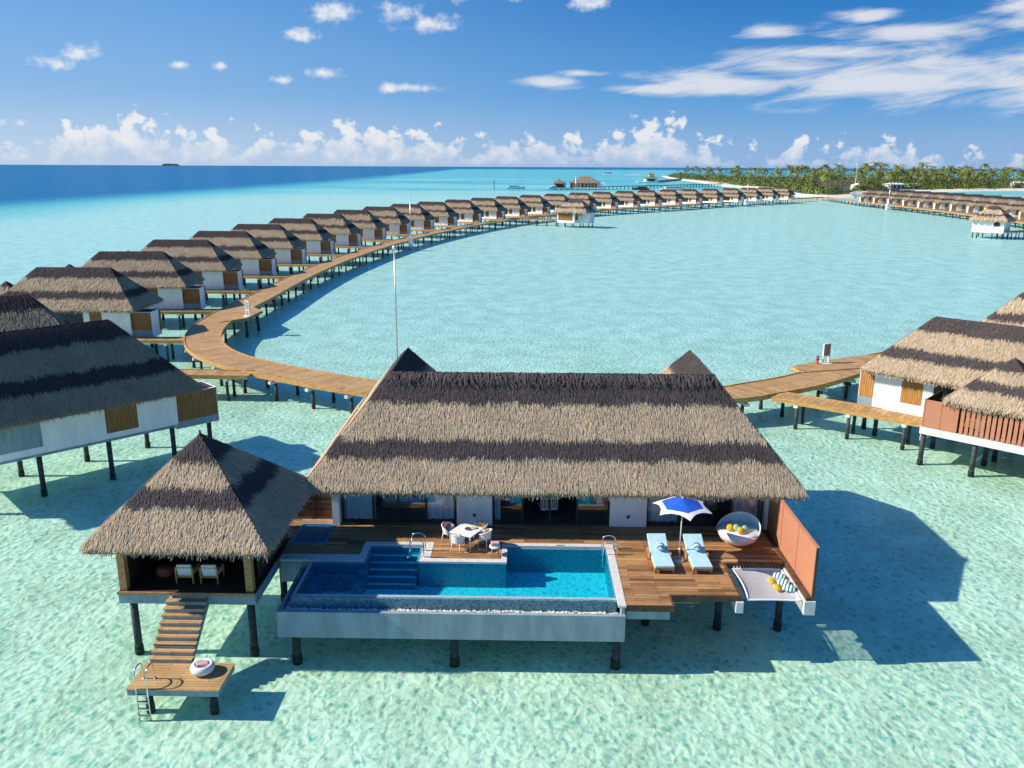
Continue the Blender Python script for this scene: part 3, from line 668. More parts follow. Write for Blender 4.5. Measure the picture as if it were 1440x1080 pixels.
# stairs, platform, pouf
S = thing('staircase', 'open timber staircase from the gazebo down to the swimming platform', 'stairs', (-12.95, 28.52, 0))
n = 9
for i in range(n):
    y = -.1 - i * .215; z = D - .16 - i * .17
    MB().box(-.79, .79, y - .26, y + .02, z - .045, z).build('tread', 'platform_boards', S)
    MB().box(-.76, .76, y - .25, y - .20, z - .15, z - .046).build('riser', 'concrete', S)
for s in (-.7, .7):
    MB().add([(s - .06, .0, D - .1), (s + .06, .0, D - .1), (s + .06, -2.0, .95), (s - .06, -2.0, .95), (s - .06, .0, D - .45), (s + .06, .0, D - .45), (s + .06, -2.0, .75), (s - .06, -2.0, .75)],
             [(0, 1, 2, 3), (7, 6, 5, 4), (0, 4, 5, 1), (1, 5, 6, 2), (2, 6, 7, 3), (3, 7, 4, 0)]).build('stringer', 'concrete', S)
PZ = .92
Pl = thing('swimming_platform', 'low square timber swimming platform at the foot of the gazebo stairs', 'platform', (-12.23, 25.67, 0))
MB().box(-1.63, 1.63, -.82, .84, PZ - .045, PZ).build('boards', 'platform_boards', Pl)
MB().box(-1.61, 1.61, -.80, .82, PZ - .26, PZ - .048).build('frame', 'concrete', Pl)
MB().box(-1.2, -1.0, -.6, .6, PZ - .45, PZ - .262).box(1.1, 1.3, -.6, .6, PZ - .45, PZ - .262).build('cross_beam', 'brown_trim', Pl)
piles(Pl, [(-1.1, -.3), (1.2, -.3)], PZ - .46, .13)
ladder('sea_ladder', (-13.3, 25.05, PZ + .004), 0, 'steel ladder going into the sea from the swimming platform', .75, 1.45, .40, 5)
t = thing('ring_pouf', 'round white floor pouf on the low swimming platform', 'pouf', (-11.55, 25.92, PZ))
MB().lathe([(0, .02), (.30, .02), (.40, .10), (.43, .22), (.38, .34), (.30, .37), (.24, .33), (.2, .26), (0, .24)], 28).build('cushion_ring', 'fabric_white', t, True)
t = tag(MB().obox((0, 0, 0), (.42, .26, .10), (0, 0, .35)).build('folded_towel', 'fabric_pink', None, bevel=.04), 'folded pink towel lying in the white pouf on the swimming platform', 'towel'); t.location = (-11.55, 25.94, PZ + .34)

# ------------------------------------------------------------------ pool furniture
def lounger(x, label, ball):
    t = thing('sun_lounger', label, 'sun lounger', (x, 0, D), R(1.5), 'sun loungers by the parasol')
    t.location.y = 31.65
    MB().box(-.40, .40, -1.05, .95, .16, .26).build('frame', 'gold_timber', t)
    for sx in (-.36, .36):
        for sy in (-.95, .85): MB().box(sx - .04, sx + .04, sy - .04, sy + .04, 0, .16).build('leg', 'teak', t)
    MB().box(-.40, .40, -1.07, .10, .262, .37).build('mattress', 'cushion_aqua', t, bevel=.025)
    a = R(24)
    MB().obox((0, .10 + .55 * math.cos(a), .315 + .55 * math.sin(a)), (.80, 1.1, .11), (a, 0, 0)).build('backrest_cushion', 'cushion_aqua', t, bevel=.025)
    MB().tube([(-.38, .85, .2), (-.38, .75, .56)], .02, 6).tube([(.38, .85, .2), (.38, .75, .56)], .02, 6).build('backrest_prop', 'teak', t)
    for s in (-.44, .44): MB().box(s - .03, s + .03, -.1, .35, .16, .40).build('armrest', 'teak', t)
    b = tag(MB().lathe([(0, -.16), (.10, -.14), (.17, -.08), (.20, 0), (.17, .08), (.10, .14), (0, .16)], 20).build('round_pillow', 'stripe_ball', None, True), ball, 'pillow')
    b.location = (x + .02, 31.92, D + .60); b.rotation_euler = (.25, .1, 0)
lounger(5.68, 'aqua cushioned sun lounger between the pool and the parasol pole', 'striped round pillow on the lounger nearer the pool')
lounger(7.22, 'aqua cushioned sun lounger right of the parasol pole near the hammock', 'striped round pillow on the lounger nearer the hammock')
U = thing('parasol', 'blue and white hexagonal parasol shading the two sun loungers', 'parasol', (6.52, 31.9, D))
MB().lathe([(0, .07), (.24, .065), (.30, .04), (.31, 0)], 28).build('base', 'alu', U, True)
MB().tube([(0, 0, .06), (0, 0, .55)], .035, 10).build('pole_sleeve', 'chrome', U, True)
MB().tube([(0, 0, .55), (.03, 0, 2.72)], .024, 10).build('pole', 'white_metal', U, True)
rot = R(-25); nA = 96
def star(frac, kind):                                 # rim radius: straight sided centre, deeply scalloped border
    out = []
    for j in range(nA):
        a = 2 * math.pi * j / nA; m_ = ((a / (math.pi / 3)) % 1) - .5; k = abs(m_) * 2
        hexr = .88 * math.cos(math.pi / 6) / math.cos(m_ * math.pi / 3)
        tipr = 1.26 * (.735 + .265 * k ** 2.4)
        r_ = hexr * frac if kind == 0 else hexr + (tipr - hexr) * frac
        z_ = 2.80 - .36 * r_ - .035 * (1 - k) * r_ - .03 * max(0, r_ - .8)
        out.append((r_ * math.cos(a + rot), r_ * math.sin(a + rot), z_))
    return out
for nm, mat_, kind in (('canopy_centre', 'fabric_blue', 0), ('canopy_border', 'fabric_white', 1)):
    vs = [q for t_ in np.linspace(.02 if kind == 0 else 0., 1., 6) for q in star(t_, kind)]; mb = MB()
    fs = [(i * nA + j, i * nA + (j + 1) % nA, (i + 1) * nA + (j + 1) % nA, (i + 1) * nA + j) for i in range(5) for j in range(nA)]
    mb.add(vs, fs); mb.add([(x, y, z - .012) for x, y, z in vs], [tuple(reversed(q)) for q in fs]); mb.build(nm, mat_, U)
for j in range(6):
    a = rot + j * math.pi / 3
    MB().tube([(.03, 0, 2.70), (1.2 * math.cos(a), 1.2 * math.sin(a), 2.32)], .012, 6).build('rib', 'white_metal', U)
MB().lathe([(0, .08), (.03, .06), (.03, 0)], 8, (0, 0, 2.77)).build('finial', 'white_metal', U, True)

# round daybed with canopy hood
DB = thing('daybed', 'round white daybed with a domed canopy hood at the right of the deck', 'daybed', (9.42, 33.70, D), R(-40))
MB().lathe([(0, .03), (.55, .03), (.60, .06), (.58, .09), (0, .09)], 32).build('base', 'gold_timber', DB, True)
MB().lathe([(0, .09), (.60, .09), (.78, .22), (.88, .42), (.90, .52), (.86, .52)], 36).build('bowl', 'fabric_white', DB, True)
MB().lathe([(.86, .44), (.87, .54), (.82, .60), (0, .61)], 36).build('mattress', 'fabric_white', DB, True)
def dome(rad, flip):
    ax = Vector((0, -.54, .84)).normalized(); e1 = Vector((1, 0, 0)); e1 = (e1 - ax * e1.dot(ax)).normalized(); e2 = ax.cross(e1)
    m = MB(); nt, na = 10, 32; vs = []
    for i in range(nt + 1):
        th = R(88) + R(92) * i / nt
        for j in range(na):
            a = 2 * math.pi * j / na
            q = (ax * math.cos(th) + (e1 * math.cos(a) + e2 * math.sin(a)) * math.sin(th)) * rad
            z = max(q.z, -.06); vs.append((q.x, q.y, z + .58))
    fs = [(i * na + j, i * na + (j + 1) % na, (i + 1) * na + (j + 1) % na, (i + 1) * na + j) for i in range(nt) for j in range(na)]
    m.add(vs, [tuple(reversed(q)) for q in fs] if flip else fs); return m, [Vector(q) for q in vs[:na]]
m_, rim = dome(.95, False); m_.build('hood', 'fabric_white', DB, True)
m_, _ = dome(.925, True); m_.build('hood_lining', 'lining_aqua', DB, True)
top = [q for q in rim if q.z > .47]; i0 = next((i for i in range(len(rim)) if rim[i].z > .47 and rim[i - 1].z <= .47), 0)
arc = [rim[(i0 + k) % len(rim)] for k in range(len(top))]
MB().tube(arc, .03, 8).build('hood_rim', 'fabric_white', DB, True)
def cushion(x, y, z, r, mat, label, rx=0., ry=0., cat='cushion', name='round_cushion', group=None):
    o = MB().lathe([(0, -r * .45), (r * .6, -r * .38), (r * .92, -r * .15), (r, 0), (r * .92, r * .15), (r * .6, r * .38), (0, r * .45)], 20).build(name, mat, None, True)
    o.location = (x, y, z); o.rotation_euler = (rx, ry, .3); return tag(o, label, cat, group)
cushion(9.02, 33.52, D + .74, .18, 'fabric_yellow', 'yellow round cushion at the left on the daybed', .9, -.2)
cushion(9.40, 33.22, D + .74, .18, 'fabric_yellow', 'yellow round cushion at the front on the daybed', .9, .1)
cushion(9.22, 33.78, D + .75, .18, 'fabric_green', 'green round cushion farthest back on the daybed', .9, 0)
cushion(9.30, 33.50, D + .75, .18, 'fabric_green', 'green round cushion in the middle of the daybed', .8, .3)
cushion(9.66, 33.44, D + .73, .18, 'fabric_green', 'green round cushion at the right on the daybed', .8, .4)

# hammock net over the water
Hn = thing('hammock_net', 'pale rope hammock net stretched over the water in front of the screen', 'hammock', (0, 0, 0))
nx, ny = 24, 24; vs = []
def netz(a, b): return D - .20 - .16 * (4 * a * (1 - a)) ** .8 * (4 * b * (1 - b)) ** .8
for j in range(ny + 1):
    for i in range(nx + 1):
        a, b = i / nx, j / ny
        x0 = 8.62 + .62 * math.sin(math.pi * b) ** .5 * .25 + .02; vs.append((x0 + (10.72 - x0) * a, 28.95 + .05 * math.sin(math.pi * a) + (31.5 - 28.95) * b, netz(a, b)))
fs = [(j * (nx + 1) + i, j * (nx + 1) + i + 1, (j + 1) * (nx + 1) + i + 1, (j + 1) * (nx + 1) + i) for j in range(ny) for i in range(nx)]
MB().add(vs, fs).build('net', 'rope_net', Hn)
rim = [vs[i] for i in range(nx + 1)] + [vs[j * (nx + 1) + nx] for j in range(1, ny + 1)] + [vs[ny * (nx + 1) + i] for i in range(nx - 1, -1, -1)] + [vs[j * (nx + 1)] for j in range(ny - 1, 0, -1)]
MB().tube(rim + [rim[0]], .035, 6, cap=False).build('border_rope', 'fabric_white', Hn, True)
for k in range(15):
    a = (k + .5) / 15
    for p_, q_ in (((8.64, 28.95 + 2.55 * a, D - .2), (8.40, 28.95 + 2.55 * a, D - .12)), ((10.70, 28.95 + 2.55 * a, D - .2), (10.88, 28.95 + 2.55 * a, D - .12)), ((8.7 + 2 * a, 31.5, D - .2), (8.7 + 2 * a, 31.65, D - .12))):
        MB().tube([p_, q_], .012, 4).build('lashing', 'fabric_white', Hn)
def pillow(x, y, z, label, rz):
    o = MB().lathe([(0, -.20), (.10, -.195), (.155, -.13), (.17, 0), (.155, .13), (.10, .195), (0, .20)], 16, sy=.6).build('striped_pillow', 'stripe_pillow', None, True)
    o.scale = (1.3, 1.25, 1.3); o.rotation_euler = (R(90), 0, rz); o.location = (x, y, z); tag(o, label, 'pillow')
pillow(10.42, 30.75, D - .12, 'white and teal striped pillow farthest back in the hammock net', R(60))
pillow(10.46, 30.28, D - .14, 'white and teal striped pillow in the middle of three in the hammock net', R(62))
pillow(10.52, 29.80, D - .13, 'white and teal striped pillow nearest the open edge of the hammock net', R(65))
cushion(10.02, 30.42, D - .16, .2, 'fabric_yellow', 'yellow round cushion on the hammock net farther from its open edge', .3, .3)
cushion(10.10, 29.92, D - .17, .2, 'fabric_yellow', 'yellow round cushion on the hammock net closer to its open edge', .3, .3)

# dining set on the island
T = thing('dining_table', 'square white dining table on the timber island beside the pool', 'table', (-2.52, 33.0, D), R(-28))
MB().box(-.55, .55, -.55, .55, .70, .74).build('tabletop', 'white_metal', T, bevel=.01)
for sx in (-.46, .46):
    for sy in (-.46, .46): MB().tube([(sx, sy, .70), (sx * 1.04, sy * 1.04, 0)], [.035, .022], 8).build('leg', 'white_metal', T, True)
def dchair(x, y, rz, label, mat, ptag):
    t = thing('dining_chair', label, 'chair', (x, y, D), rz, 'dining chairs round the white table')
    MB().lathe([(0, .41), (.24, .41), (.27, .44), (.24, .47), (0, .48)], 20).build('seat', 'fabric_white', t, True)
    m = MB(); vs = []; na = 18
    for k in range(5):
        for j in range(na + 1):
            a = R(-200 + 220 * j / na) + math.pi / 2 * 0
            hgt = .44 + (k / 4) * (.22 + .16 * math.sin(math.pi * j / na) ** 1.0)
            r_ = .265 + .045 * k / 4; vs.append((r_ * math.cos(a), r_ * math.sin(a), hgt))
    fs = [(k * (na + 1) + j, k * (na + 1) + j + 1, (k + 1) * (na + 1) + j + 1, (k + 1) * (na + 1) + j) for k in range(4) for j in range(na)]
    m.add(vs, fs); m.add([(x_ * .92, y_ * .92, z_) for x_, y_, z_ in vs], [tuple(reversed(q)) for q in fs]); m.build('backrest', 'white_metal', t, True)
    MB().tube([vs[4 * (na + 1) + j] for j in range(na + 1)], .022, 6).build('armrest', 'white_metal', t, True)
    for sx in (-.2, .2):
        for sy in (-.2, .2): MB().tube([(sx * .9, sy * .9, .43), (sx * 1.2, sy * 1.2, 0)], [.022, .015], 6).build('leg', 'white_metal', t, True)
    c = MB().obox((0, 0, 0), (.38, .12, .34), (-.25, 0, 0)).build('cushion', mat, None, bevel=.05)
    c.location = (x + .10 * math.sin(rz), y - .10 * math.cos(rz), D + .66); c.rotation_euler = (0, 0, rz); tag(c, ptag, 'cushion')
# local -y is the back of a chair
dchair(-3.33, 33.38, R(-118), 'white dining chair left of the table with a dark mauve cushion', 'fabric_mauve', 'dark mauve cushion on the chair at the left of the dining table')
dchair(-2.85, 32.48, R(-28), 'white dining chair in front of the table nearest the pool steps', 'fabric_peach', 'peach cushion on the chair in front of the dining table')
dchair(-1.95, 33.68, R(152), 'white dining chair behind the table with a bright patterned cushion', 'fabric_peach', 'peach patterned cushion on the chair behind the dining table')
dchair(-1.72, 32.90, R(62), 'white dining chair right of the table beside the stool', 'fabric_peach', 'peach cushion on the chair at the right of the dining table')
t = thing('serving_tray', 'small tray with cups on the white dining table', 'tray', (-2.45, 33.05, D + .74))
MB().lathe([(0, .004), (.15, .004), (.17, .03), (.16, .03), (.14, .012), (0, .012)], 20).build('tray', 'alu', t, True)
for q in ((-.05, .03), (.06, -.02)): MB().lathe([(0, .014), (.03, .014), (.04, .09), (.034, .09), (0, .03)], 10, (q[0], q[1], 0)).build('cup', 'frame_dark', t, True)
t = thing('plate_stack', 'stack of pale plates on the dining table near the back chair', 'plates', (-2.2, 33.16, D + .74))
for i in range(3): MB().lathe([(0, .004), (.08, .004), (.13, .022), (.12, .026), (0, .012)], 18, (0, 0, i * .014)).build('plate', 'fabric_peach' if i == 2 else 'white_metal', t, True)
t = thing('stool', 'small white topped stool with timber legs at the right end of the island', 'stool', (-1.25, 32.1, D))
MB().lathe([(0, .36), (.20, .36), (.25, .40), (.24, .44), (0, .45)], 20).build('seat', 'fabric_white', t, True)
for k in range(4):
    a = R(45 + 90 * k); MB().tube([(.15 * math.cos(a), .15 * math.sin(a), .37), (.22 * math.cos(a), .22 * math.sin(a), 0)], [.024, .016], 6).build('leg', 'gold_timber', t, True)
o = tag(MB().box(-.19, .19, -.13, .13, 0, .16).build('pink_towel', 'fabric_pink', None, bevel=.04), 'folded pink towel on the stool by the dining table', 'towel'); o.location = (-1.24, 32.12, D + .45); o.rotation_euler = (0, 0, .08)

# ------------------------------------------------------------------ boardwalk loop
def smooth(pts, k=6):
    P = [Vector((*q, 0)) for q in pts]; out = []
    for i in range(len(P) - 1):
        a, b, c, d = P[max(i - 1, 0)], P[i], P[i + 1], P[min(i + 2, len(P) - 1)]
        for j in range(k):
            t = j / k; out.append(.5 * ((2 * b) + (c - a) * t + (2 * a - 5 * b + 4 * c - d) * t * t + (3 * b - a - 3 * c + d) * t ** 3))
    return out + [P[-1]]
BZ = 1.85
KS = (HC - 1.85) / (HC - 2.4)
LEFT = [(173, 496.5), (140, 461), (107, 426.2), (67.2, 374.5), (45, 350), (22.9, 322.5), (9.3, 297.3), (-4.5, 272), (-9, 259), (-14.3, 245), (-21.5, 220), (-26, 201), (-28.3, 189), (-31.4, 168), (-32.9, 154), (-33.9, 141),
        (-34.3, 128), (-34.3, 115.5), (-34, 104.5), (-33.9, 93), (-33.2, 85), (-31.6, 78.5), (-29.2, 73.5), (-26, 69.5), (-22, 66.2), (-17.9, 63.6), (-11.5, 60.2), (-4, 58.4), (2, 57.9), (8, 58.1), (14.9, 59.4), (17.8, 60.9), (21.6, 63.2), (25.5, 66.5), (29, 69.5)]
RIGHT = [(45, 81), (75, 104), (112, 150), (138, 200), (153, 250), (160, 290), (164, 330), (166, 364), (166.5, 400), (167.5, 431), (171, 470), (173, 496.5)]
BW = thing('boardwalk', 'long curved timber boardwalk on piles looping round the lagoon', 'boardwalk', (0, 0, 0), kind='structure')
LEFT = [(x * KS, y * KS) for x, y in LEFT]; RIGHT = [(x * KS, y * KS) for x, y in RIGHT]
path = smooth(LEFT + RIGHT)
def ribbon(path, hw, z0, z1, name, mat, parent, side=None):
    m = MB(); s = 0.; uvs = []; k = len(path); pts = []
    for i, q in enumerate(path):
        t = (path[min(i + 1, k - 1)] - path[max(i - 1, 0)]).normalized(); nrm = Vector((-t.y, t.x, 0))
        if i: s += (q - path[i - 1]).length
        a, b = (hw, -hw) if side is None else ((side * hw + .06, side * hw - .06))
        for off in (a, b): pts.append(((q + nrm * off), s, off))
    n = len(pts)
    m.v = [(p_.x, p_.y, z1) for p_, _, _ in pts] + [(p_.x, p_.y, z0) for p_, _, _ in pts]
    for i in range(k - 1):
        a, b, c, d = 2 * i, 2 * i + 1, 2 * i + 3, 2 * i + 2
        m.f += [(a, b, c, d), (n + d, n + c, n + b, n + a), (a, d, n + d, n + a), (c, b, n + b, n + c)]; m.m += [0] * 4
    o = m.build(name, mat, parent); uv = o.data.uv_layers.new(name='UVMap')
    for lp in o.data.loops:
        _, s_, off = pts[lp.vertex_index % n]; uv.data[lp.index].uv = (s_, off)
    return o
ribbon(path, 1.68, BZ - .06, BZ, 'walking_deck', 'walk_boards', BW)
for s in (-1, 1): ribbon(path, 1.72, BZ - .30, BZ + .07, 'edge_beam', 'gold_timber', BW, s)
for s in (-1, 1): ribbon(path, 1.1, BZ - .42, BZ - .07, 'under_beam', 'concrete', BW, s)
pl = []; acc = 0.
for i in range(1, len(path)):
    acc += (path[i] - path[i - 1]).length
    if acc > 3.6:
        acc = 0.; t = (path[i] - path[i - 1]).normalized(); nrm = Vector((-t.y, t.x, 0)); pl.append((path[i], nrm, math.atan2(nrm.y, nrm.x)))
pl.sort(key=lambda q: q[0].length)
near_p = [(q[0] + q[1] * s) for q in pl[:50] for s in (-1.15, 1.15)]
piles(BW, [(q.x, q.y) for q in near_p], BZ - .4, .13)
fm = MB()
for q in pl[50:]:
    for s in (-1.15, 1.15):
        c_ = q[0] + q[1] * s; fm.tube([(c_.x, c_.y, -.6), (c_.x, c_.y, BZ - .4)], .14, 6)
tag(fm.build('far_pile_rows', 'pile_dark', BW), kind='stuff')
for q in pl[:46]:
    MB().obox((q[0].x, q[0].y, BZ - .52), (3.7, .3, .22), (0, 0, q[2])).build('cross_beam', 'concrete_pale', BW)
for poly in ([(-32.7, 86.0), (-30.6, 88.6), (-30.4, 93.2), (-32.3, 96.0)], [(22.6, 65.9), (22.3, 67.9), (24.8, 69.6), (27.6, 71.2), (34, 74.0), (34, 71.2), (27.6, 67.4)]):
    poly = [(x * KS, y * KS) for x, y in poly]
    pf = MB().prism(poly[::-1] if poly[0][0] > 0 else poly, BZ - .06, BZ + .078).build('viewing_platform', 'walk_boards', BW)
    uv = pf.data.uv_layers.new(name='UVMap')
    for lp in pf.data.loops: c_ = pf.data.vertices[lp.vertex_index].co; uv.data[lp.index].uv = (c_.x * .6 + c_.y * .8, c_.x * .8 - c_.y * .6)
    k = len(poly)
    for i in range(k - 1):
        MB().tube([(*poly[i], BZ - .12), (*poly[i + 1], BZ - .12)], .14, 4).build('edge_beam', 'gold_timber', pf)
piles(BW, [(-31.9, 92), (-31.7, 95.5), (25.6, 71.2), (28.9, 72.8)], BZ - .2, .15)

def footbridge(a, b, hw, label, z=BZ - .03, dens=True, group='footbridges of the water villas'):
    a, b = Vector((*a, 0)), Vector((*b, 0)); L_ = (b - a).length
    t = thing('footbridge', label, 'footbridge', a, math.atan2(b.y - a.y, b.x - a.x), group)
    o = MB().box(0, L_, -hw, hw, z - .06, z).build('walking_deck', 'walk_boards', t); uv = o.data.uv_layers.new(name='UVMap')
    for lp in o.data.loops: c_ = o.data.vertices[lp.vertex_index].co; uv.data[lp.index].uv = (c_.x, c_.y)
    for s in (-1, 1): MB().box(0, L_, s * hw - .05, s * hw + .05, z - .28, z + .06).build('edge_beam', 'gold_timber', t)
    if dens:
        n = max(1, int(L_ / 3)); 
        for i in range(n):
            x = (i + .5) * L_ / n; MB().box(x - .15, x + .15, -hw - .15, hw + .15, z - .48, z - .285).build('cross_beam', 'concrete_pale', t)
        piles(t, [((i + .5) * L_ / n, s * hw * .75) for i in range(n) for s in (-1, 1)], z - .4, .12)
    return t

# ------------------------------------------------------------------ thatched water villas round the lagoon
BANDS = [(.27, .45), (.77, 1.1)]
def villa(label, loc, rz, my, dens, L, Wd, seed, feat='glass', group=None, pil=True, jl=2.0, ze=4.8, zr=8.5, hw=3.5, WB=1.7, tone=1.):
    wy = hw - (1.25 if feat == 'plain' else .8)
    t = thing('water_villa', label, 'villa', loc, rz, group)
    fs, es = hip(-11, hw, -hw, hw, ze, zr, hw)
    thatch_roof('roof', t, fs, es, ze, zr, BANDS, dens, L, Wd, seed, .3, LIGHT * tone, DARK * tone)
    if feat != 'plain':
        fs, es = hip(-14.6, -10.4, (.6 if my > 0 else -4.8), (4.8 if my > 0 else -.6), 4.5, 6.7, 2.1)
        thatch_roof('pavilion_roof', t, fs, es, 4.5, 6.7, [(.3, .5), (.78, 1.1)], dens, L, Wd, seed + 50, .25)
        MB().box(-14.2, -10.8, min(1., 4.4) * my if my > 0 else -4.4, 4.4 if my > 0 else -1., 2.0, 2.3).build('pavilion_floor', 'concrete', t)
        for x in (-14.0, -11.0): MB().box(x - .1, x + .1, my * 4.1 - .1, my * 4.1 + .1, 2.3, 4.5).build('post', 'timber_dark', t)
    WJ = min(WB, 1.95)
    def yb(a, b): return (min(my * a, my * b), max(my * a, my * b))
    MB().box(-10, wy, -wy, wy, WB, ze + .18).build('wall', 'plaster_white', t)
    def panel(name, x0, x1, z0, z1, mat, d=.03): y0, y1 = yb(-wy - d, -wy + .005); MB().box(x0, x1, y0, y1, z0, z1).build(name, mat, t)
    sh = 'shutter_orange' if my < 0 else 'shutter_wood'
    if feat == 'plain':
        panel('shutter', -1.75, .15, 2.75, 4.75, sh); panel('wall_recess', -8.6, -5.3, 2.8, ze + .15, 'concrete')
    else:
        panel('shutter', -1.35, -.15, 2.55, 4.7, sh) if my > 0 else panel('shutter', -.6, .8, 2.6, 4.7, sh)
        panel('window', -6.2, -2.0 if my > 0 else -1.3, 2.4, 4.9, 'frame_dark'); panel('window_frame', -6.3, -6.2, 2.4, 4.9, 'alu', .05)
        panel('fence_panel', -9.6, -6.5, 2.3, 4.4, 'dark_lattice', .5)
        MB().box(wy - .005, wy + .03, *yb(-2.5, -2.3), 2.6, 4.7).build('window_frame', 'frame_dark', t)
    y0, y1 = yb(-wy + .35, -.2)
    j = MB().box(wy + .005, wy + jl, y0, y1, WJ, 4.3).build('porch_box', 'plaster_white', t)
    y0, y1 = yb(-wy + .31, -wy + .345)
    MB().box(wy + .03, wy - .05 + jl, y0, y1, 2.45, 4.24).build('shutter', sh, j); MB().box(wy + .02, wy - .02 + jl, y0, y1, WJ + .02, 2.43).build('plinth', 'concrete', j)
    y0, y1 = yb(-wy + .47, -.32); MB().box(wy + .02, wy - .12 + jl, y0, y1, 4.3, 4.304).build('porch_lid', 'timber_dark', j)  # dark lid added over the white top for the dark gap under the eave
    y0, y1 = yb(-.62, -.25); MB().box(wy + .005 + jl, wy + .08 + jl, y0, y1, 2.1, 4.3).build('door', sh, j)
    MB().box(-9.8, wy - .15, -wy + .15, wy - .15, WB - .22, WB - .005).build('floor_beam', 'concrete', t)
    if pil: piles(t, [(x, y) for x in (-9.4, -5.5, -1.6, wy - .3) for y in (-wy + .4, wy - .4)] + [(wy + jl - .3, -1.3 * my)], WB - .1, .15)
    return t
villa('near left water villa with its whole banded roof in shade and blank white side wall', (-26.2, 50.5, 0), R(46), 1, 480, .28, .036, 11, 'plain', ze=4.95, zr=9.25, hw=3.9, WB=2.4, jl=2.9, tone=.68)  # tone darkens the straw colour to deepen this roof's shade
villa('water villa at the left frame edge, its shaded roof end above the nearest villa', (-38.2, 62.2, 0), R(31), 1, 160, .40, .06, 12, ze=4.9, zr=8.95, hw=3.6, tone=.68)  # shade put into the straw colour here too, through tone
villa('near right water villa with sunlit banded roof and orange shutters', (28.94, 58.15, 0), R(137), -1, 480, .28, .036, 13, 'glass', jl=1.2)
villa('water villa showing only its roof corner behind the near right villa', (44.5, 73.5, 0), R(140), -1, 160, .40, .06, 14)
# link bridges of the near ones
footbridge((-34, 66.6), (-22.9, 66.3), .95, 'short timber footbridge meeting the boardwalk behind the near left villa', BZ - .01)
footbridge((19.2, 61.2), (28.2, 54.4), 1.0, 'timber footbridge joining the near right villa to the boardwalk', BZ - .01)

# terrace of the near right villa: fence and thatched gazebo
F0 = thing('terrace_fence', 'terracotta terrace fence of two panels then upright slats at the near right villa', 'fence', (25.9, 51.9, 0), R(-43))
MB().box(-.1, 13, -.1, .15, 1.85, 2.32).box(0, 13, .15, .5, 2.15, 2.3).build('base_beam', 'concrete_pale', F0)
MB().box(-.1, .12, .16, 3.6, 1.3, 2.15).build('base_beam', 'concrete_pale', F0)
for i in range(2): MB().box(.04 + i * 1.0, .98 + i * 1.0, -.03, .03, 2.35, 4.15).build('panel', 'screen_panel', F0)
for x in (0, 1.01, 2.02): MB().box(x - .04, x + .04, -.05, .05, 2.33, 4.2).build('post', 'screen_panel', F0)
for i in range(36): MB().box(2.2 + i * .30, 2.2 + i * .30 + .20, -.03, .03, 2.36, 4.12).build('slat', 'slat_paint', F0)
MB().box(2.06, 13, .035, .07, 2.6, 2.68).box(2.06, 13, .035, .07, 3.6, 3.68).build('rail', 'brown_trim', F0)
MB().box(-.03, .03, .1, 3.3, 2.35, 4.15).build('panel', 'dark_lattice', F0)
piles(F0, [(.1, .2), (3.2, .2), (6.4, .2), (9.6, .2), (12.6, .2), (3.2, 3), (6.4, 3)], 1.9, .16)
t = thing('terrace_deck', 'timber terrace behind the terracotta fence of the near right villa', 'deck', (25.9, 51.9, 0), R(-43))
MB().box(.1, 13, .55, 4.6, 2.2, 2.36).build('boards', 'deck_boards', t)
G2 = thing('terrace_gazebo', 'small thatched gazebo behind the terracotta fence at the right edge', 'gazebo', (30.6, 50.9, 0), R(-43))
fs, es = hip(-3.0, 3.0, -2.7, 2.7, 4.45, 7.2, 2.7)
fs = [[(0, 0, 7.2) if q[2] > 7 else q for q in fc] for fc in fs]; fs = [[q for i, q in enumerate(fc) if q != fc[i - 1]] for fc in fs]
thatch_roof('roof', G2, fs, es, 4.45, 7.2, [(.3, .5), (.74, 1.1)], 480, .28, .036, 15)
for x in (-2.3, 2.3):
    for y in (-2.1, 2.1): MB().box(x - .1, x + .1, y - .1, y + .1, 2.36, 4.6).build('post', 'timber_dark', G2)
for i in range(3): MB().box(-1.6 + i * .7, -1.52 + i * .7, -2.2, -2.1, 2.36, 4.4).build('white_post', 'white_metal', G2)
MB().box(-2.2, 1.5, -2.24, -2.06, 4.28, 4.42).build('cross_bar', 'white_metal', G2)

# the long left curve and the right hand row: one of each kind, then copies
LV = [(-42.5, 83.6), (-44.2, 100.1), (-45.0, 116.5), (-44.9, 132.5), (-44.3, 148.8), (-43.0, 165.7), (-40.9, 182.7), (-38.2, 199.5), (-34.6, 216.3), (-30.2, 232.3), (-25, 248.6), (-18.6, 265.4), (-11.6, 281.5), (-4, 297.2), (4.4, 312.6),
      (13.8, 328.6), (24.1, 344.5), (34.6, 359.2), (45.8, 373.2), (57.4, 386.8), (69, 399.6), (81, 410.8), (93.3, 421), (106.3, 432.6), (119, 445.6), (130.8, 457.3), (142.6, 468.6)]
ORD = ['first', 'second', 'third', 'fourth', 'fifth', 'sixth', 'seventh', 'eighth', 'ninth', 'tenth', 'eleventh', 'twelfth', 'thirteenth', 'fourteenth']
gl = 'water villas along the left curve of the boardwalk'; gr = 'water villas along the far right boardwalk'
def lv_label(i):
    if i < 14: return f'thatched water villa on the left curve, {ORD[i]} counting from the near end'
    return f'small far thatched water villa on the left curve, {ORD[26 - i]} counting back from the island end'
prot_near = prot_far = None
def bw_point(p_, u_):                                  # where a line along u_ meets the boardwalk
    c = [q.xy for q in path if 0 < (q.xy - p_).dot(u_) < 32]
    return min(c, key=lambda q: abs((q - p_).cross(u_))) if c else p_ + u_ * 12
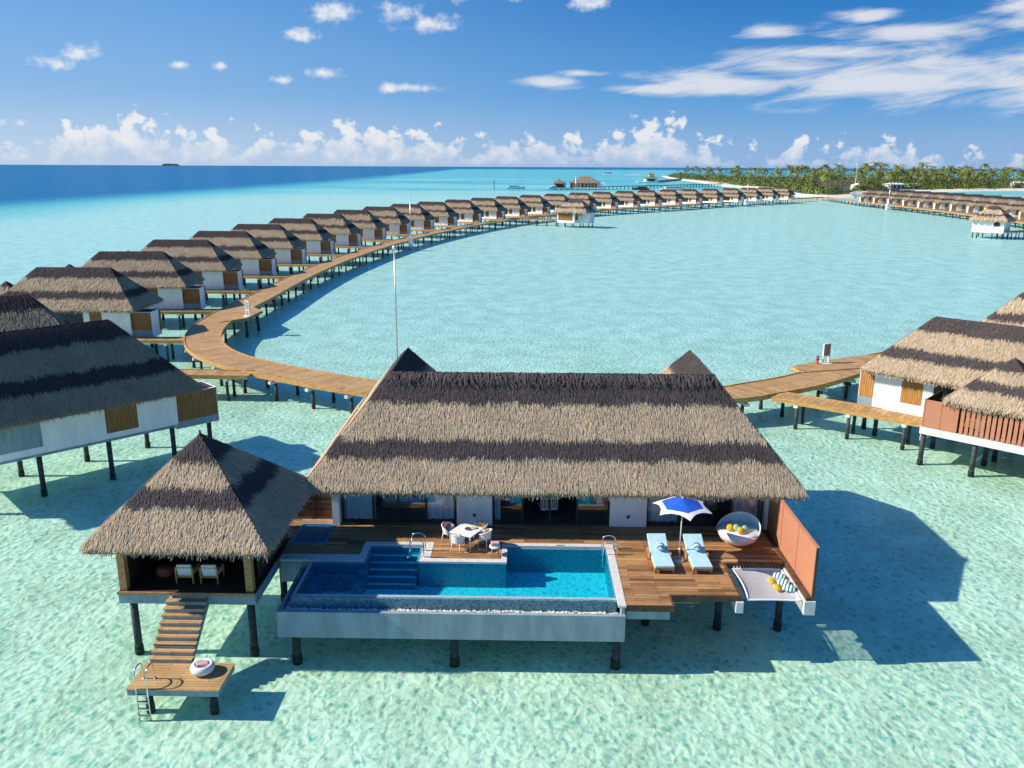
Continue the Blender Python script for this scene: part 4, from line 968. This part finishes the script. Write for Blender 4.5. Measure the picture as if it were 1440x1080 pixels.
for i, q in enumerate(LV):
    a, b = Vector(LV[max(i - 1, 0)]), Vector(LV[min(i + 1, 26)]); tn = (b - a).normalized(); ang = math.atan2(-tn.x, tn.y)
    if i == 0: ang = R(1)
    if i < 6:
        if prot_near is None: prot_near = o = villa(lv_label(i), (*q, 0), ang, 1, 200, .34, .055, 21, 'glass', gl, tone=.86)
        else: o = copy_thing(prot_near, (*q, 0), ang, lv_label(i))
    else:
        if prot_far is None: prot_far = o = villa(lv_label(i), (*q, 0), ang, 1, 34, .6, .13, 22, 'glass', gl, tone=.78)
        else: o = copy_thing(prot_far, (*q, 0), ang, lv_label(i))
    u_ = Vector((math.cos(ang), math.sin(ang))); v_ = Vector((-u_.y, u_.x)); p0 = Vector(q) - u_ * 2.0 - v_ * 3.65
    e = bw_point(p0, u_); p1 = p0 + u_ * max(2.5, (e - p0).dot(u_) - 1.6)
    footbridge(p0, p1, .85, (f'timber footbridge to the {ORD[i]} villa from the near end of the left curve' if i < 14 else f'timber footbridge to the {ORD[26 - i]} villa from the island end of the left curve'), BZ - .03, i < 8)
RV = [(176.5, 441), (177.5, 426), (178.3, 411), (179, 396), (179.3, 381), (179.5, 366.5), (179.5, 352), (179, 337.5), (178.3, 323), (177, 308.5), (175, 294), (172, 279.5)]
prot = None
for i, q in enumerate(RV):
    a, b = Vector(RV[max(i - 1, 0)]), Vector(RV[min(i + 1, 11)]); tn = (b - a).normalized(); ang = math.atan2(-tn.x, tn.y) + math.pi + R(180) + R(-6)
    lab = f'far thatched water villa in the right hand row, {ORD[i]} counting from its island end'
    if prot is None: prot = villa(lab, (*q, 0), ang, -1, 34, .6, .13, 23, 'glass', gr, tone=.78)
    else: copy_thing(prot, (*q, 0), ang, lab)
    u_ = Vector((math.cos(ang), math.sin(ang))); p0 = Vector(q) - u_ * 1.5 + Vector((-u_.y, u_.x)) * 3.65; e = bw_point(p0, u_)
    footbridge(p0, p0 + u_ * max(2.5, (e - p0).dot(u_) - 1.6), .85, f'timber footbridge to the {ORD[i]} villa of the right hand row from its island end', BZ - .03, False)

# two houses standing inside the lagoon
H1 = thing('lagoon_house', 'small white thatched lagoon house with big timber louvre at the far curve', 'house', (9.6, 273.2, 0), R(-30))
MB().box(0, 6.3, 0, 5.5, 1.15, 4.95).build('wall', 'plaster_white', H1); MB().box(.45, 5.7, -.04, 0, 1.9, 4.5).build('louvre', 'shutter_wood', H1)
MB().box(6.34, 6.38, .6, 2.2, 2.0, 4.5).build('shutter', 'shutter_wood', H1); MB().box(6.31, 10.4, 2.6, 6.2, 1.15, 4.6).build('side_wing', 'plaster_white', H1)
fs, es = hip(-.7, 10.8, -.7, 6.6, 5.0, 8.4, 3.6); thatch_roof('roof', H1, fs, es, 5.0, 8.4, [(.30, .45), (.78, 1.1)], 22, .8, .18, 31)
MB().box(7.2, 7.9, 1.5, 2.4, 2.0, 3.4).build('condenser_unit', 'white_metal', H1)
piles(H1, [(x, y) for x in (.3, 3, 6) for y in (.3, 5)] + [(8, 3), (10, 3), (10, 5.8)], 1.2, .14)
footbridge((-1.5, 281), (11.2, 277.4), .9, 'timber footbridge joining the white lagoon house to the far curve', BZ - .03, True)
H2 = thing('lagoon_house', 'white lagoon house on piles with one dark window at the far right edge', 'house', (125.6, 239.0, 0), R(-42))
MB().box(0, 8.0, 0, 7, 1.35, 5.0).build('wall', 'plaster_white', H2); MB().box(5.4, 6.9, -.03, 0, 3.1, 4.8).build('window', 'frame_dark', H2)
for i in range(3): MB().box(-.04, 0, .8 + i * 2, 2.1 + i * 2, 1.9, 4.8).build('shutter', 'shutter_orange', H2)
fs, es = hip(-.8, 8.8, -.8, 7.8, 5.0, 8.6, 3.9); thatch_roof('roof', H2, fs, es, 5.0, 8.6, [(.30, .45), (.78, 1.1)], 22, .8, .18, 32)
piles(H2, [(x, y) for x in (.3, 1.4, 5.2, 6.4, 7.7) for y in (.4, 6.5)], 1.4, .14)
footbridge((131.5, 234.0), (149.5, 243), .9, 'timber footbridge joining the right lagoon house to its boardwalk', BZ - .03, True)

# lamp posts, signs, hydrant
def lamp(name, loc, h, label, head, r=.06):
    t = thing(name, label, 'lamp post', loc, 0)
    MB().tube([(0, 0, 0), (0, 0, h)], [r, r * .7], 8).build('pole', 'alu', t, True)
    if head: MB().lathe([(0, .28), (.1, .26), (.16, .1), (.12, 0), (.05, -.05)], 10, (0, 0, h)).build('lamp_head', 'white_metal', t, True)
    MB().box(-.16, .16, -.16, .16, 0, .4).build('base', 'concrete_pale', t)
    return t
lamp('lamp_post', (-10.2, 63.6, BZ), 10.6, 'tall thin lamp post rising behind the left wing of the main villa', True)
t = lamp('lamp_post', (-26.9, 192.5, .2), 11.9, 'tall thin lamp post with white base box on the left curve', True, .09); MB().box(-.5, .5, -.5, .5, .4, 2.6).build('base_box', 'white_metal', t)
t = lamp('lamp_post', (109.6, 424.4, .2), 12.6, 'tall white lamp post near the island end of the left curve', True, .16); MB().box(-.8, .8, -.8, .8, .4, 3.2).build('base_box', 'white_metal', t)
t = lamp('lamp_post', (163.8, 386, .2), 11.2, 'tall white lamp post in front of the right hand row of villas', True, .16); MB().box(-.8, .8, -.8, .8, .4, 3.0).build('base_box', 'white_metal', t)
lamp('mast', (19.5, 345, 1.0), 16, 'thin bare mast behind the white lagoon house on the far curve', False, .10)
def sign(loc, rz, label, mat):
    t = thing('notice_board', label, 'sign', loc, rz)
    MB().box(-.42, .42, -.06, .06, .62, 1.75).build('frame', 'white_metal', t); MB().box(-.34, .34, -.075, -.062, .70, 1.68).build('board_face', mat, t)
    for s in (-.33, .33): MB().box(s - .05, s + .05, -.05, .05, 0, .62).build('leg', 'white_metal', t)
    MB().lathe([(0, .05), (.5, .05), (.55, .01)], 20).build('footing', 'concrete_pale', t, True)
sign((26.5, 71.6, BZ + .078), R(28), 'white framed notice board with brown face on the right platform beside the red hydrant', 'board_brown')
sign((-31.9, 92.8, BZ + .078), R(-40), 'white framed notice board on the small left platform of the boardwalk', 'alu')
t = thing('hydrant', 'small red hydrant on the right platform beside the notice board', 'hydrant', (25.7, 71.4, BZ + .078))
MB().lathe([(.13, 0), (.13, .05), (.08, .06), (.08, .42), (.11, .44), (.11, .5), (.06, .58), (0, .6)], 12).build('barrel', 'red_paint', t, True)
MB().tube([(-.16, 0, .36), (.16, 0, .36)], .05, 8).build('outlet', 'red_paint', t, True)
MB().box(-.12, .12, -.12, .12, .60, .66).build('valve_cap', 'red_paint', t)

# ------------------------------------------------------------------ far water: arrival pavilions, boats, piers
AP = thing('arrival_pavilion', 'large far pavilion over the water with a wide pyramid roof', 'building', (50, 748, 0), R(-6))
m = MB().add([(-14, -10, 5.2), (14, -10, 5.2), (14, 10, 5.2), (-14, 10, 5.2), (-3, 0, 11), (4, 0, 11)], [(0, 1, 5, 4), (1, 2, 5), (2, 3, 4, 5), (3, 0, 4), (3, 2, 1, 0)]); m.build('roof', 'roof_far', AP)
MB().box(-12, 12, -8.4, 8, 1.3, 5.1).build('wall', 'teak', AP)
for i in range(9): MB().box(-12.3 + i * 3.0, -11.9 + i * 3.0, -8.8, -8.4, 1.3, 5.1).build('column', 'plaster_white', AP)
for i in range(4): MB().box(-1.8 + i * 3.2, .4 + i * 3.2, -8.48, -8.4, 1.8, 4.6).build('window', 'frame_dark', AP)
MB().box(-22, 16, -12, 10, .7, 1.25).build('platform', 'concrete_pale', AP); MB().box(12.4, 18, -7, -3, 1.25, 5.4).build('side_block', 'plaster_white', AP)
piles(AP, [(x, -11) for x in range(-20, 16, 5)], .8, .3)
t = thing('small_pavilion', 'small brown roofed far pavilion left of the large one over the water', 'building', (28.5, 740, 0))
MB().add([(-7, -6, 5), (6, -6, 5), (6, 6, 5), (-7, 6, 5), (-1, 0, 8.6)], [(0, 1, 4), (1, 2, 4), (2, 3, 4), (3, 0, 4), (3, 2, 1, 0)]).build('roof', 'roof_far', t)
MB().box(-5.5, 4.5, -4.6, 5, 1.2, 4.95).build('wall', 'concrete', t); MB().box(-12, 6, -7, 6, .6, 1.15).build('platform', 'concrete_pale', t); MB().box(-4, 2.5, -4.7, -4.61, 1.6, 4.3).build('window', 'frame_dark', t)
piles(t, [(-10, -5), (-5, -5), (0, -5), (5, -5)], .7, .3)
t = thing('tiered_pavilion', 'far two tiered pavilion over the water near the tip of the island', 'building', (158, 1092, 0))
for z0, hw, h in ((5.5, 10, 3.2), (10, 5, 2.6)): MB().add([(-hw, -hw, z0), (hw, -hw, z0), (hw, hw, z0), (-hw, hw, z0), (0, 0, z0 + h)], [(0, 1, 4), (1, 2, 4), (2, 3, 4), (3, 0, 4), (3, 2, 1, 0)]).build('roof', 'roof_far', t)
MB().box(-8, 8, -8, 8, 1.2, 5.4).build('wall', 'plaster_white', t); MB().box(-3.5, 3.5, -3.5, 3.5, 6.5, 9.95).build('upper_wall', 'plaster_white', t); MB().box(-6, 4, -8.1, -8.01, 2, 4.6).build('window', 'frame_dark', t)
MB().box(-18, 10, -10, 10, .5, 1.1).build('platform', 'concrete_pale', t); piles(t, [(-15, -9), (-8, -9), (0, -9), (8, -9)], .6, .4)
def boat(name, loc, rz, L_, W_, label, hull, cabin, canopy=None):
    t = thing(name, label, 'boat', loc, rz); n = 12; vs = []
    for i in range(n + 1):
        x = -L_ / 2 + L_ * i / n; k = min(1, (1 - i / n) * 2.6) ** .6; hw = W_ / 2 * k; sh = 1.0 + .9 * (i / n) ** 2
        vs += [(x, -hw * .6, -.3), (x, -hw, sh), (x, hw, sh), (x, hw * .6, -.3)]
    fs = [(4 * i + a, 4 * i + 4 + a, 4 * i + 4 + (a + 1) % 4, 4 * i + (a + 1) % 4) for i in range(n) for a in range(4)] + [(3, 2, 1, 0)]
    MB().add(vs, fs).build('hull', hull, t)
    MB().box(-L_ * .38, L_ * .2, -W_ * .34, W_ * .34, 1.1, 2.4).build('cabin', cabin, t, bevel=.2); MB().box(-L_ * .34, L_ * .205, -W_ * .345, W_ * .345, 1.55, 2.05).build('window_band', 'frame_dark', t)
    MB().box(-L_ * .4, L_ * .12, -W_ * .36, W_ * .36, 2.75, 2.9).build('canopy', canopy or cabin, t)
    for x in (-L_ * .38, L_ * .1):
        for s in (-1, 1): MB().box(x - .06, x + .06, s * W_ * .33 - .06, s * W_ * .33 + .06, 2.4, 2.75).build('stanchion', 'white_metal', t)
boat('motor_yacht', (-11, 752, 0), R(4), 17, 4.6, 'large white motor boat alone on the far turquoise water', 'boat_white', 'boat_white')
boat('motor_boat', (21, 727, 0), R(200), 9, 3, 'small white motor boat moored by the small brown roofed pavilion', 'boat_white', 'boat_white')
boat('wooden_boat', (98, 737, 0), R(178), 15, 4, 'dark wooden boat with red cabin moored along the pier', 'boat_dark', 'boat_red')
boat('motor_yacht', (128, 731, 0), R(3), 27, 6, 'long white yacht moored behind the far curve of villas', 'boat_white', 'boat_white')
boat('motor_boat', (240, 888, 0), R(10), 14, 4, 'white boat lying close to the island beach', 'boat_white', 'boat_white')
boat('motor_boat', (178.5, 640, 0), R(120), 12, 3.6, 'white boat with teal canopy near the island shore', 'boat_white', 'boat_white', 'fabric_teal')
def pier(a, b, w_, label):
    a, b = Vector((*a, 0)), Vector((*b, 0)); L_ = (b - a).length; t = thing('pier', label, 'pier', a, math.atan2(b.y - a.y, b.x - a.x))
    MB().box(0, L_, -w_, w_, 1.7, 2.2).build('walkway', 'timber_dark', t); piles(t, [(x, -w_ * .7) for x in np.arange(2, L_, 6)], 1.8, .35)
pier((66, 748), (205, 905), 1.6, 'long dark pier from the large pavilion to the island beach')
pier((166, 1095), (240, 1330), 1.6, 'dark pier from the tiered pavilion to the tip of the island')
t = thing('channel_marker', 'thin dark channel marker post standing in far turquoise water', 'marker', (-28.5, 720, 0)); MB().tube([(0, 0, -.6), (0, 0, 6)], .25, 8).build('post', 'frame_dark', t); MB().lathe([(0, .8), (.5, .6), (.5, 0), (0, -.1)], 8, (0, 0, 6)).build('top_mark', 'frame_dark', t, True)

# ------------------------------------------------------------------ the island
OUT = [(192, 545), (183, 566), (191, 627), (212, 746), (203, 821), (203, 915), (224, 1134), (240, 1400), (277, 1720), (330, 1850), (700, 1750), (1100, 1300), (900, 830), (560, 775), (446, 766), (396, 746), (340, 705), (300, 684), (256, 648), (226, 590), (214, 560)]
sm = [(q.x, q.y) for q in smooth(OUT + [OUT[0]], 3)[:-1]]
cen = Vector((330, 1000)); k = len(sm)
vs = [(*(cen + (Vector(q) - cen) * 1.02 + (Vector(q) - cen).normalized() * 3), -.5) for q in sm] + [(*q, .35) for q in sm] + [(*(Vector(q) + (cen - Vector(q)).normalized() * 16), 1.5) for q in sm]
fs = [(r_ * k + i, r_ * k + (i + 1) % k, (r_ + 1) * k + (i + 1) % k, (r_ + 1) * k + i) for r_ in range(2) for i in range(k)] + [tuple(range(2 * k, 3 * k))]
tag(MB().add(vs, fs).build('island_ground', 'beach'), kind='structure')
def inside(x, y, poly):
    c = False; n = len(poly); j = n - 1
    for i in range(n):
        xi, yi = poly[i]; xj, yj = poly[j]
        if (yi > y) != (yj > y) and x < (xj - xi) * (y - yi) / (yj - yi) + xi: c = not c
        j = i
    return c
def seg_d(x, y, poly):
    p_ = Vector((x, y)); d = 1e9
    for i in range(len(poly)):
        a, b = Vector(poly[i]), Vector(poly[(i + 1) % len(poly)]); t = max(0, min(1, (p_ - a).dot(b - a) / max((b - a).length_squared, 1e-6))); d = min(d, (p_ - a - (b - a) * t).length)
    return d
gi = [(Vector(q) + (cen - Vector(q)).normalized() * 24) for q in sm]
tag(MB().add([(q.x, q.y, 1.52) for q in gi], [tuple(range(len(gi)))]).build('grove_ground', 'leaf_litter'), kind='structure')
def leafmesh(name, vs, fs, tones, parent=None, mat='leaves'):
    me = bpy.data.meshes.new(name); me.from_pydata(vs, [], fs); me.materials.append(MATS[mat])
    ca = me.color_attributes.new('tone', 'FLOAT_COLOR', 'POINT'); ca.data.foreach_set('color', np.array([(*c, 1) for c in tones], np.float32).ravel())
    o = bpy.data.objects.new(name, me); COL.objects.link(o); o.parent = parent; return o
def palm(seed, h, label, group):
    rg = random.Random(seed); t = thing('palm_tree', label, 'palm tree', (0, 0, 0), 0, group)
    lean = rg.uniform(.3, 2.2); pts = [(lean * (i / 5) ** 2, 0, h * i / 5) for i in range(6)]
    MB().tube(pts, [.34, .26, .22, .2, .18, .16], 6).build('trunk', 'trunk', t, True)
    vs, fs, tn = [], [], []; c0 = Vector(pts[-1])
    for i in range(20):
        az = i * 2.4 + rg.uniform(-.3, .3); el = R(rg.uniform(-15, 72)); L_ = rg.uniform(5.0, 6.8); base = Vector((.17, .22, .045)) * rg.uniform(.55, 1.5)
        if rg.random() < .12: base = Vector((.20, .15, .05))
        pv = c0.copy(); dirv_ = Vector((math.cos(az) * math.cos(el), math.sin(az) * math.cos(el), math.sin(el))); side = Vector((-math.sin(az), math.cos(az), 0))
        for s_ in range(6):
            nx_ = pv + dirv_ * (L_ / 6); wd = .95 * math.sin(math.pi * (s_ + .8) / 7.2) + .12
            for sg in (-1, 1):                        # leaflets hang from the rib in ragged teeth
                o = len(vs); q1 = side * sg * wd + Vector((0, 0, -.45 * wd))
                vs += [tuple(pv), tuple(pv + (nx_ - pv) * .62), tuple(pv + (nx_ - pv) * .95 + q1 * rg.uniform(.8, 1.2)), tuple(pv + (nx_ - pv) * .35 + q1 * rg.uniform(.7, 1.1))]; fs.append((o, o + 1, o + 2, o + 3)); tn += [base * rg.uniform(.8, 1.2)] * 4
            pv = nx_; dirv_ = (dirv_ + Vector((0, 0, -.24))).normalized()
    leafmesh('crown', vs, fs, tn, t); return t
PG = 'coconut palms on the island'; PL = 'tall coconut palm with a shaggy green crown in the grove on the island'
protos = [palm(40 + i, (13, 16, 18.5, 15)[i], PL, PG) for i in range(4)]
rg = random.Random(11); spots = []
while len(spots) < 290:
    if rg.random() < .38:                              # the shore facing right
        a, b = ((Vector((300, 684)), Vector((446, 766))), (Vector((446, 766)), Vector((700, 800))))[rg.random() < .5]
        q = a + (b - a) * rg.random(); q = q + (Vector((cen.x + 60, cen.y + 100)) - q).normalized() * rg.uniform(18, 150)
    elif rg.random() < .78:                              # front rows behind the beach
        i = rg.randrange(len(sm)); a, b = Vector(sm[i]), Vector(sm[(i + 1) % len(sm)])
        if a.y > 1640 or a.x > 720: continue
        q = a + (b - a) * rg.random(); q = q + (Vector((cen.x, max(q.y, 780) + 60)) - q if q.x < 330 else cen - q).normalized() * rg.uniform(18, 120)
    else: q = Vector((rg.uniform(200, 620), rg.uniform(560, 1650)))
    dd = seg_d(q.x, q.y, sm)
    if not inside(q.x, q.y, sm) or dd < 16: continue
    if any((q - s).length < 5.2 for s in spots): continue
    if (q - Vector((322, 752))).length < 30 and q.y < 752: continue
    spots.append(q)
for i, q in enumerate(spots):
    o = protos[i] if i < 4 else copy_tree(protos[i % 4])
    o.location = (q.x, q.y, 1.3); o.rotation_euler = (0, 0, rg.uniform(0, 6.28)); s = rg.uniform(.72, 1.06); o.scale = (s, s, s * rg.uniform(.92, 1.08))
# undergrowth and the deep grove that reads as one mass
vs, fs, tn = [], [], []
nrg = np.random.default_rng(8)
def clump(x, y, z, r, hgt, n, base):
    for _ in range(n):
        d_ = nrg.normal(0, 1, 3); d_ /= np.linalg.norm(d_); d_[2] = abs(d_[2]); rad = nrg.uniform(.72, 1.06)
        c_ = np.array((x, y, z)) + d_ * np.array((r, r, hgt)) * rad; e1 = np.cross(d_, nrg.normal(0, 1, 3)); e1 /= np.linalg.norm(e1); e2 = np.cross(d_, e1) + d_ * nrg.uniform(-.8, .8)
        w_ = nrg.uniform(.35, .95) * max(.7, r * .16); o = len(vs)
        vs.extend([tuple(c_ - e1 * w_), tuple(c_ + e2 * w_ * .7), tuple(c_ + e1 * w_), tuple(c_ - e2 * w_ * .7)]); fs.append((o, o + 1, o + 2, o + 3)); tn.extend([base * nrg.uniform(.6, 1.35)] * 4)
cnt = 0
while cnt < 2500:
    if cnt < 1500:
        i = nrg.integers(len(sm)); a, b = Vector(sm[i]), Vector(sm[(i + 1) % len(sm)])
        if a.y > 1740 or a.x > 950: continue
        q = a + (b - a) * nrg.random(); q = q + (Vector((cen.x, max(q.y, 780) + 60)) - q).normalized() * nrg.uniform(14, 70) if q.x < 330 else q + (cen - q).normalized() * nrg.uniform(14, 90)
    else: q = Vector((nrg.uniform(200, 760), nrg.uniform(600, 1700))) if cnt % 2 else Vector((nrg.uniform(330, 800), nrg.uniform(730, 1000)))
    if not inside(q.x, q.y, sm) or seg_d(q.x, q.y, sm) < 13: continue
    if (q - Vector((312, 722))).length < 24: continue
    r_ = nrg.uniform(2.5, 6); hh = nrg.uniform(3, 6.5) + (6 if cnt >= 1500 else 0) + (4 if seg_d(q.x, q.y, sm) > 26 else 0)
    clump(q.x, q.y, .8, r_ * 1.3, hh, 32, np.array(((.085, .18, .03), (.13, .22, .038), (.055, .12, .03))[nrg.integers(3)])); cnt += 1
und = leafmesh('island_undergrowth', vs, fs, tn); tag(und, kind='stuff')
def hut(loc, rz, dims, label, roofm='plaster_white', name='island_building'):
    t = thing(name, label, 'building', loc, rz); a, b, h = dims
    MB().box(-a, a, -b, b, 0, h).build('wall', 'plaster_white', t); MB().add([(-a - .4, -b - .4, h), (a + .4, -b - .4, h), (a + .4, b + .4, h), (-a - .4, b + .4, h), (-a * .5, 0, h + 1.3), (a * .5, 0, h + 1.3)], [(0, 1, 5, 4), (1, 2, 5), (2, 3, 4, 5), (3, 0, 4), (3, 2, 1, 0)]).build('roof', roofm, t)
    for i in range(3): MB().box(-a * .7 + i * a * .55, -a * .4 + i * a * .55, -b - .05, -b + .01, 1, h - .8).build('window', 'frame_dark', t)
hut((318, 742, 1.4), R(25), (9, 5, 4), 'low white island building beside the clearing between the palms')
hut((345, 765, 1.4), R(15), (7, 4, 3.6), 'white roofed island building half hidden by palms right of the clearing')
hut((276, 712, 1.4), R(40), (6, 4, 4), 'white roofed island building behind the palms near the front beach')
hut((470, 822, 1.4), R(10), (8, 5, 4.5), 'white roofed island building among palms at the far right of the island')
def mast(loc, h, label):
    t = thing('radio_mast', label, 'mast', loc); MB().tube([(0, 0, 0), (0, 0, h)], [.4, .2], 6).build('pole', 'white_metal', t); MB().lathe([(0, 1.6), (.9, 1.2), (.9, .2), (0, 0)], 8, (0, 0, h)).build('top_drum', 'white_metal', t, True)
mast((350, 880, 1.4), 27, 'tallest white radio mast rising above the island palms'); mast((318, 830, 1.4), 20, 'shorter white mast rising above the island palms')

# far islets
t = thing('bush_islet', 'tiny green islet on the pale reef left of the island', 'islet', (219, 2330, 0))
MB().lathe([(16, -.5), (13, .5), (0, .9)], 20, sx=1.2).build('sand', 'beach', t)
vs, fs, tn = [], [], []
for i in range(9): clump(nrg.uniform(-10, 10), nrg.uniform(-5, 5), .6, 3.5, 5, 60, np.array((.06, .11, .03)))
leafmesh('bushes', vs, fs, tn, t)
tag(MB().lathe([(26, -.5), (22, .3), (0, .9)], 28, (267, 2150, 0), sy=.6).build('sandbank', 'beach'), kind='structure')
fi = MB(); n = 40
fi.add([(-13800 + 740 * (i / n - .5), 32500, -5) for i in range(n + 1)] + [(-13800 + 740 * (i / n - .5), 32500 + 200, 95 * min(1, 6 * i / n, 6 * (1 - i / n)) * (.75 + .25 * math.sin(i * 1.9) * math.sin(i * .7))) for i in range(n + 1)] + [(-13800 + 740 * (i / n - .5), 32900, -5) for i in range(n + 1)],
       [(r_ * (n + 1) + i, r_ * (n + 1) + i + 1, (r_ + 1) * (n + 1) + i + 1, (r_ + 1) * (n + 1) + i) for r_ in range(2) for i in range(n)])
tag(fi.build('far_island', 'island_far'), kind='structure')
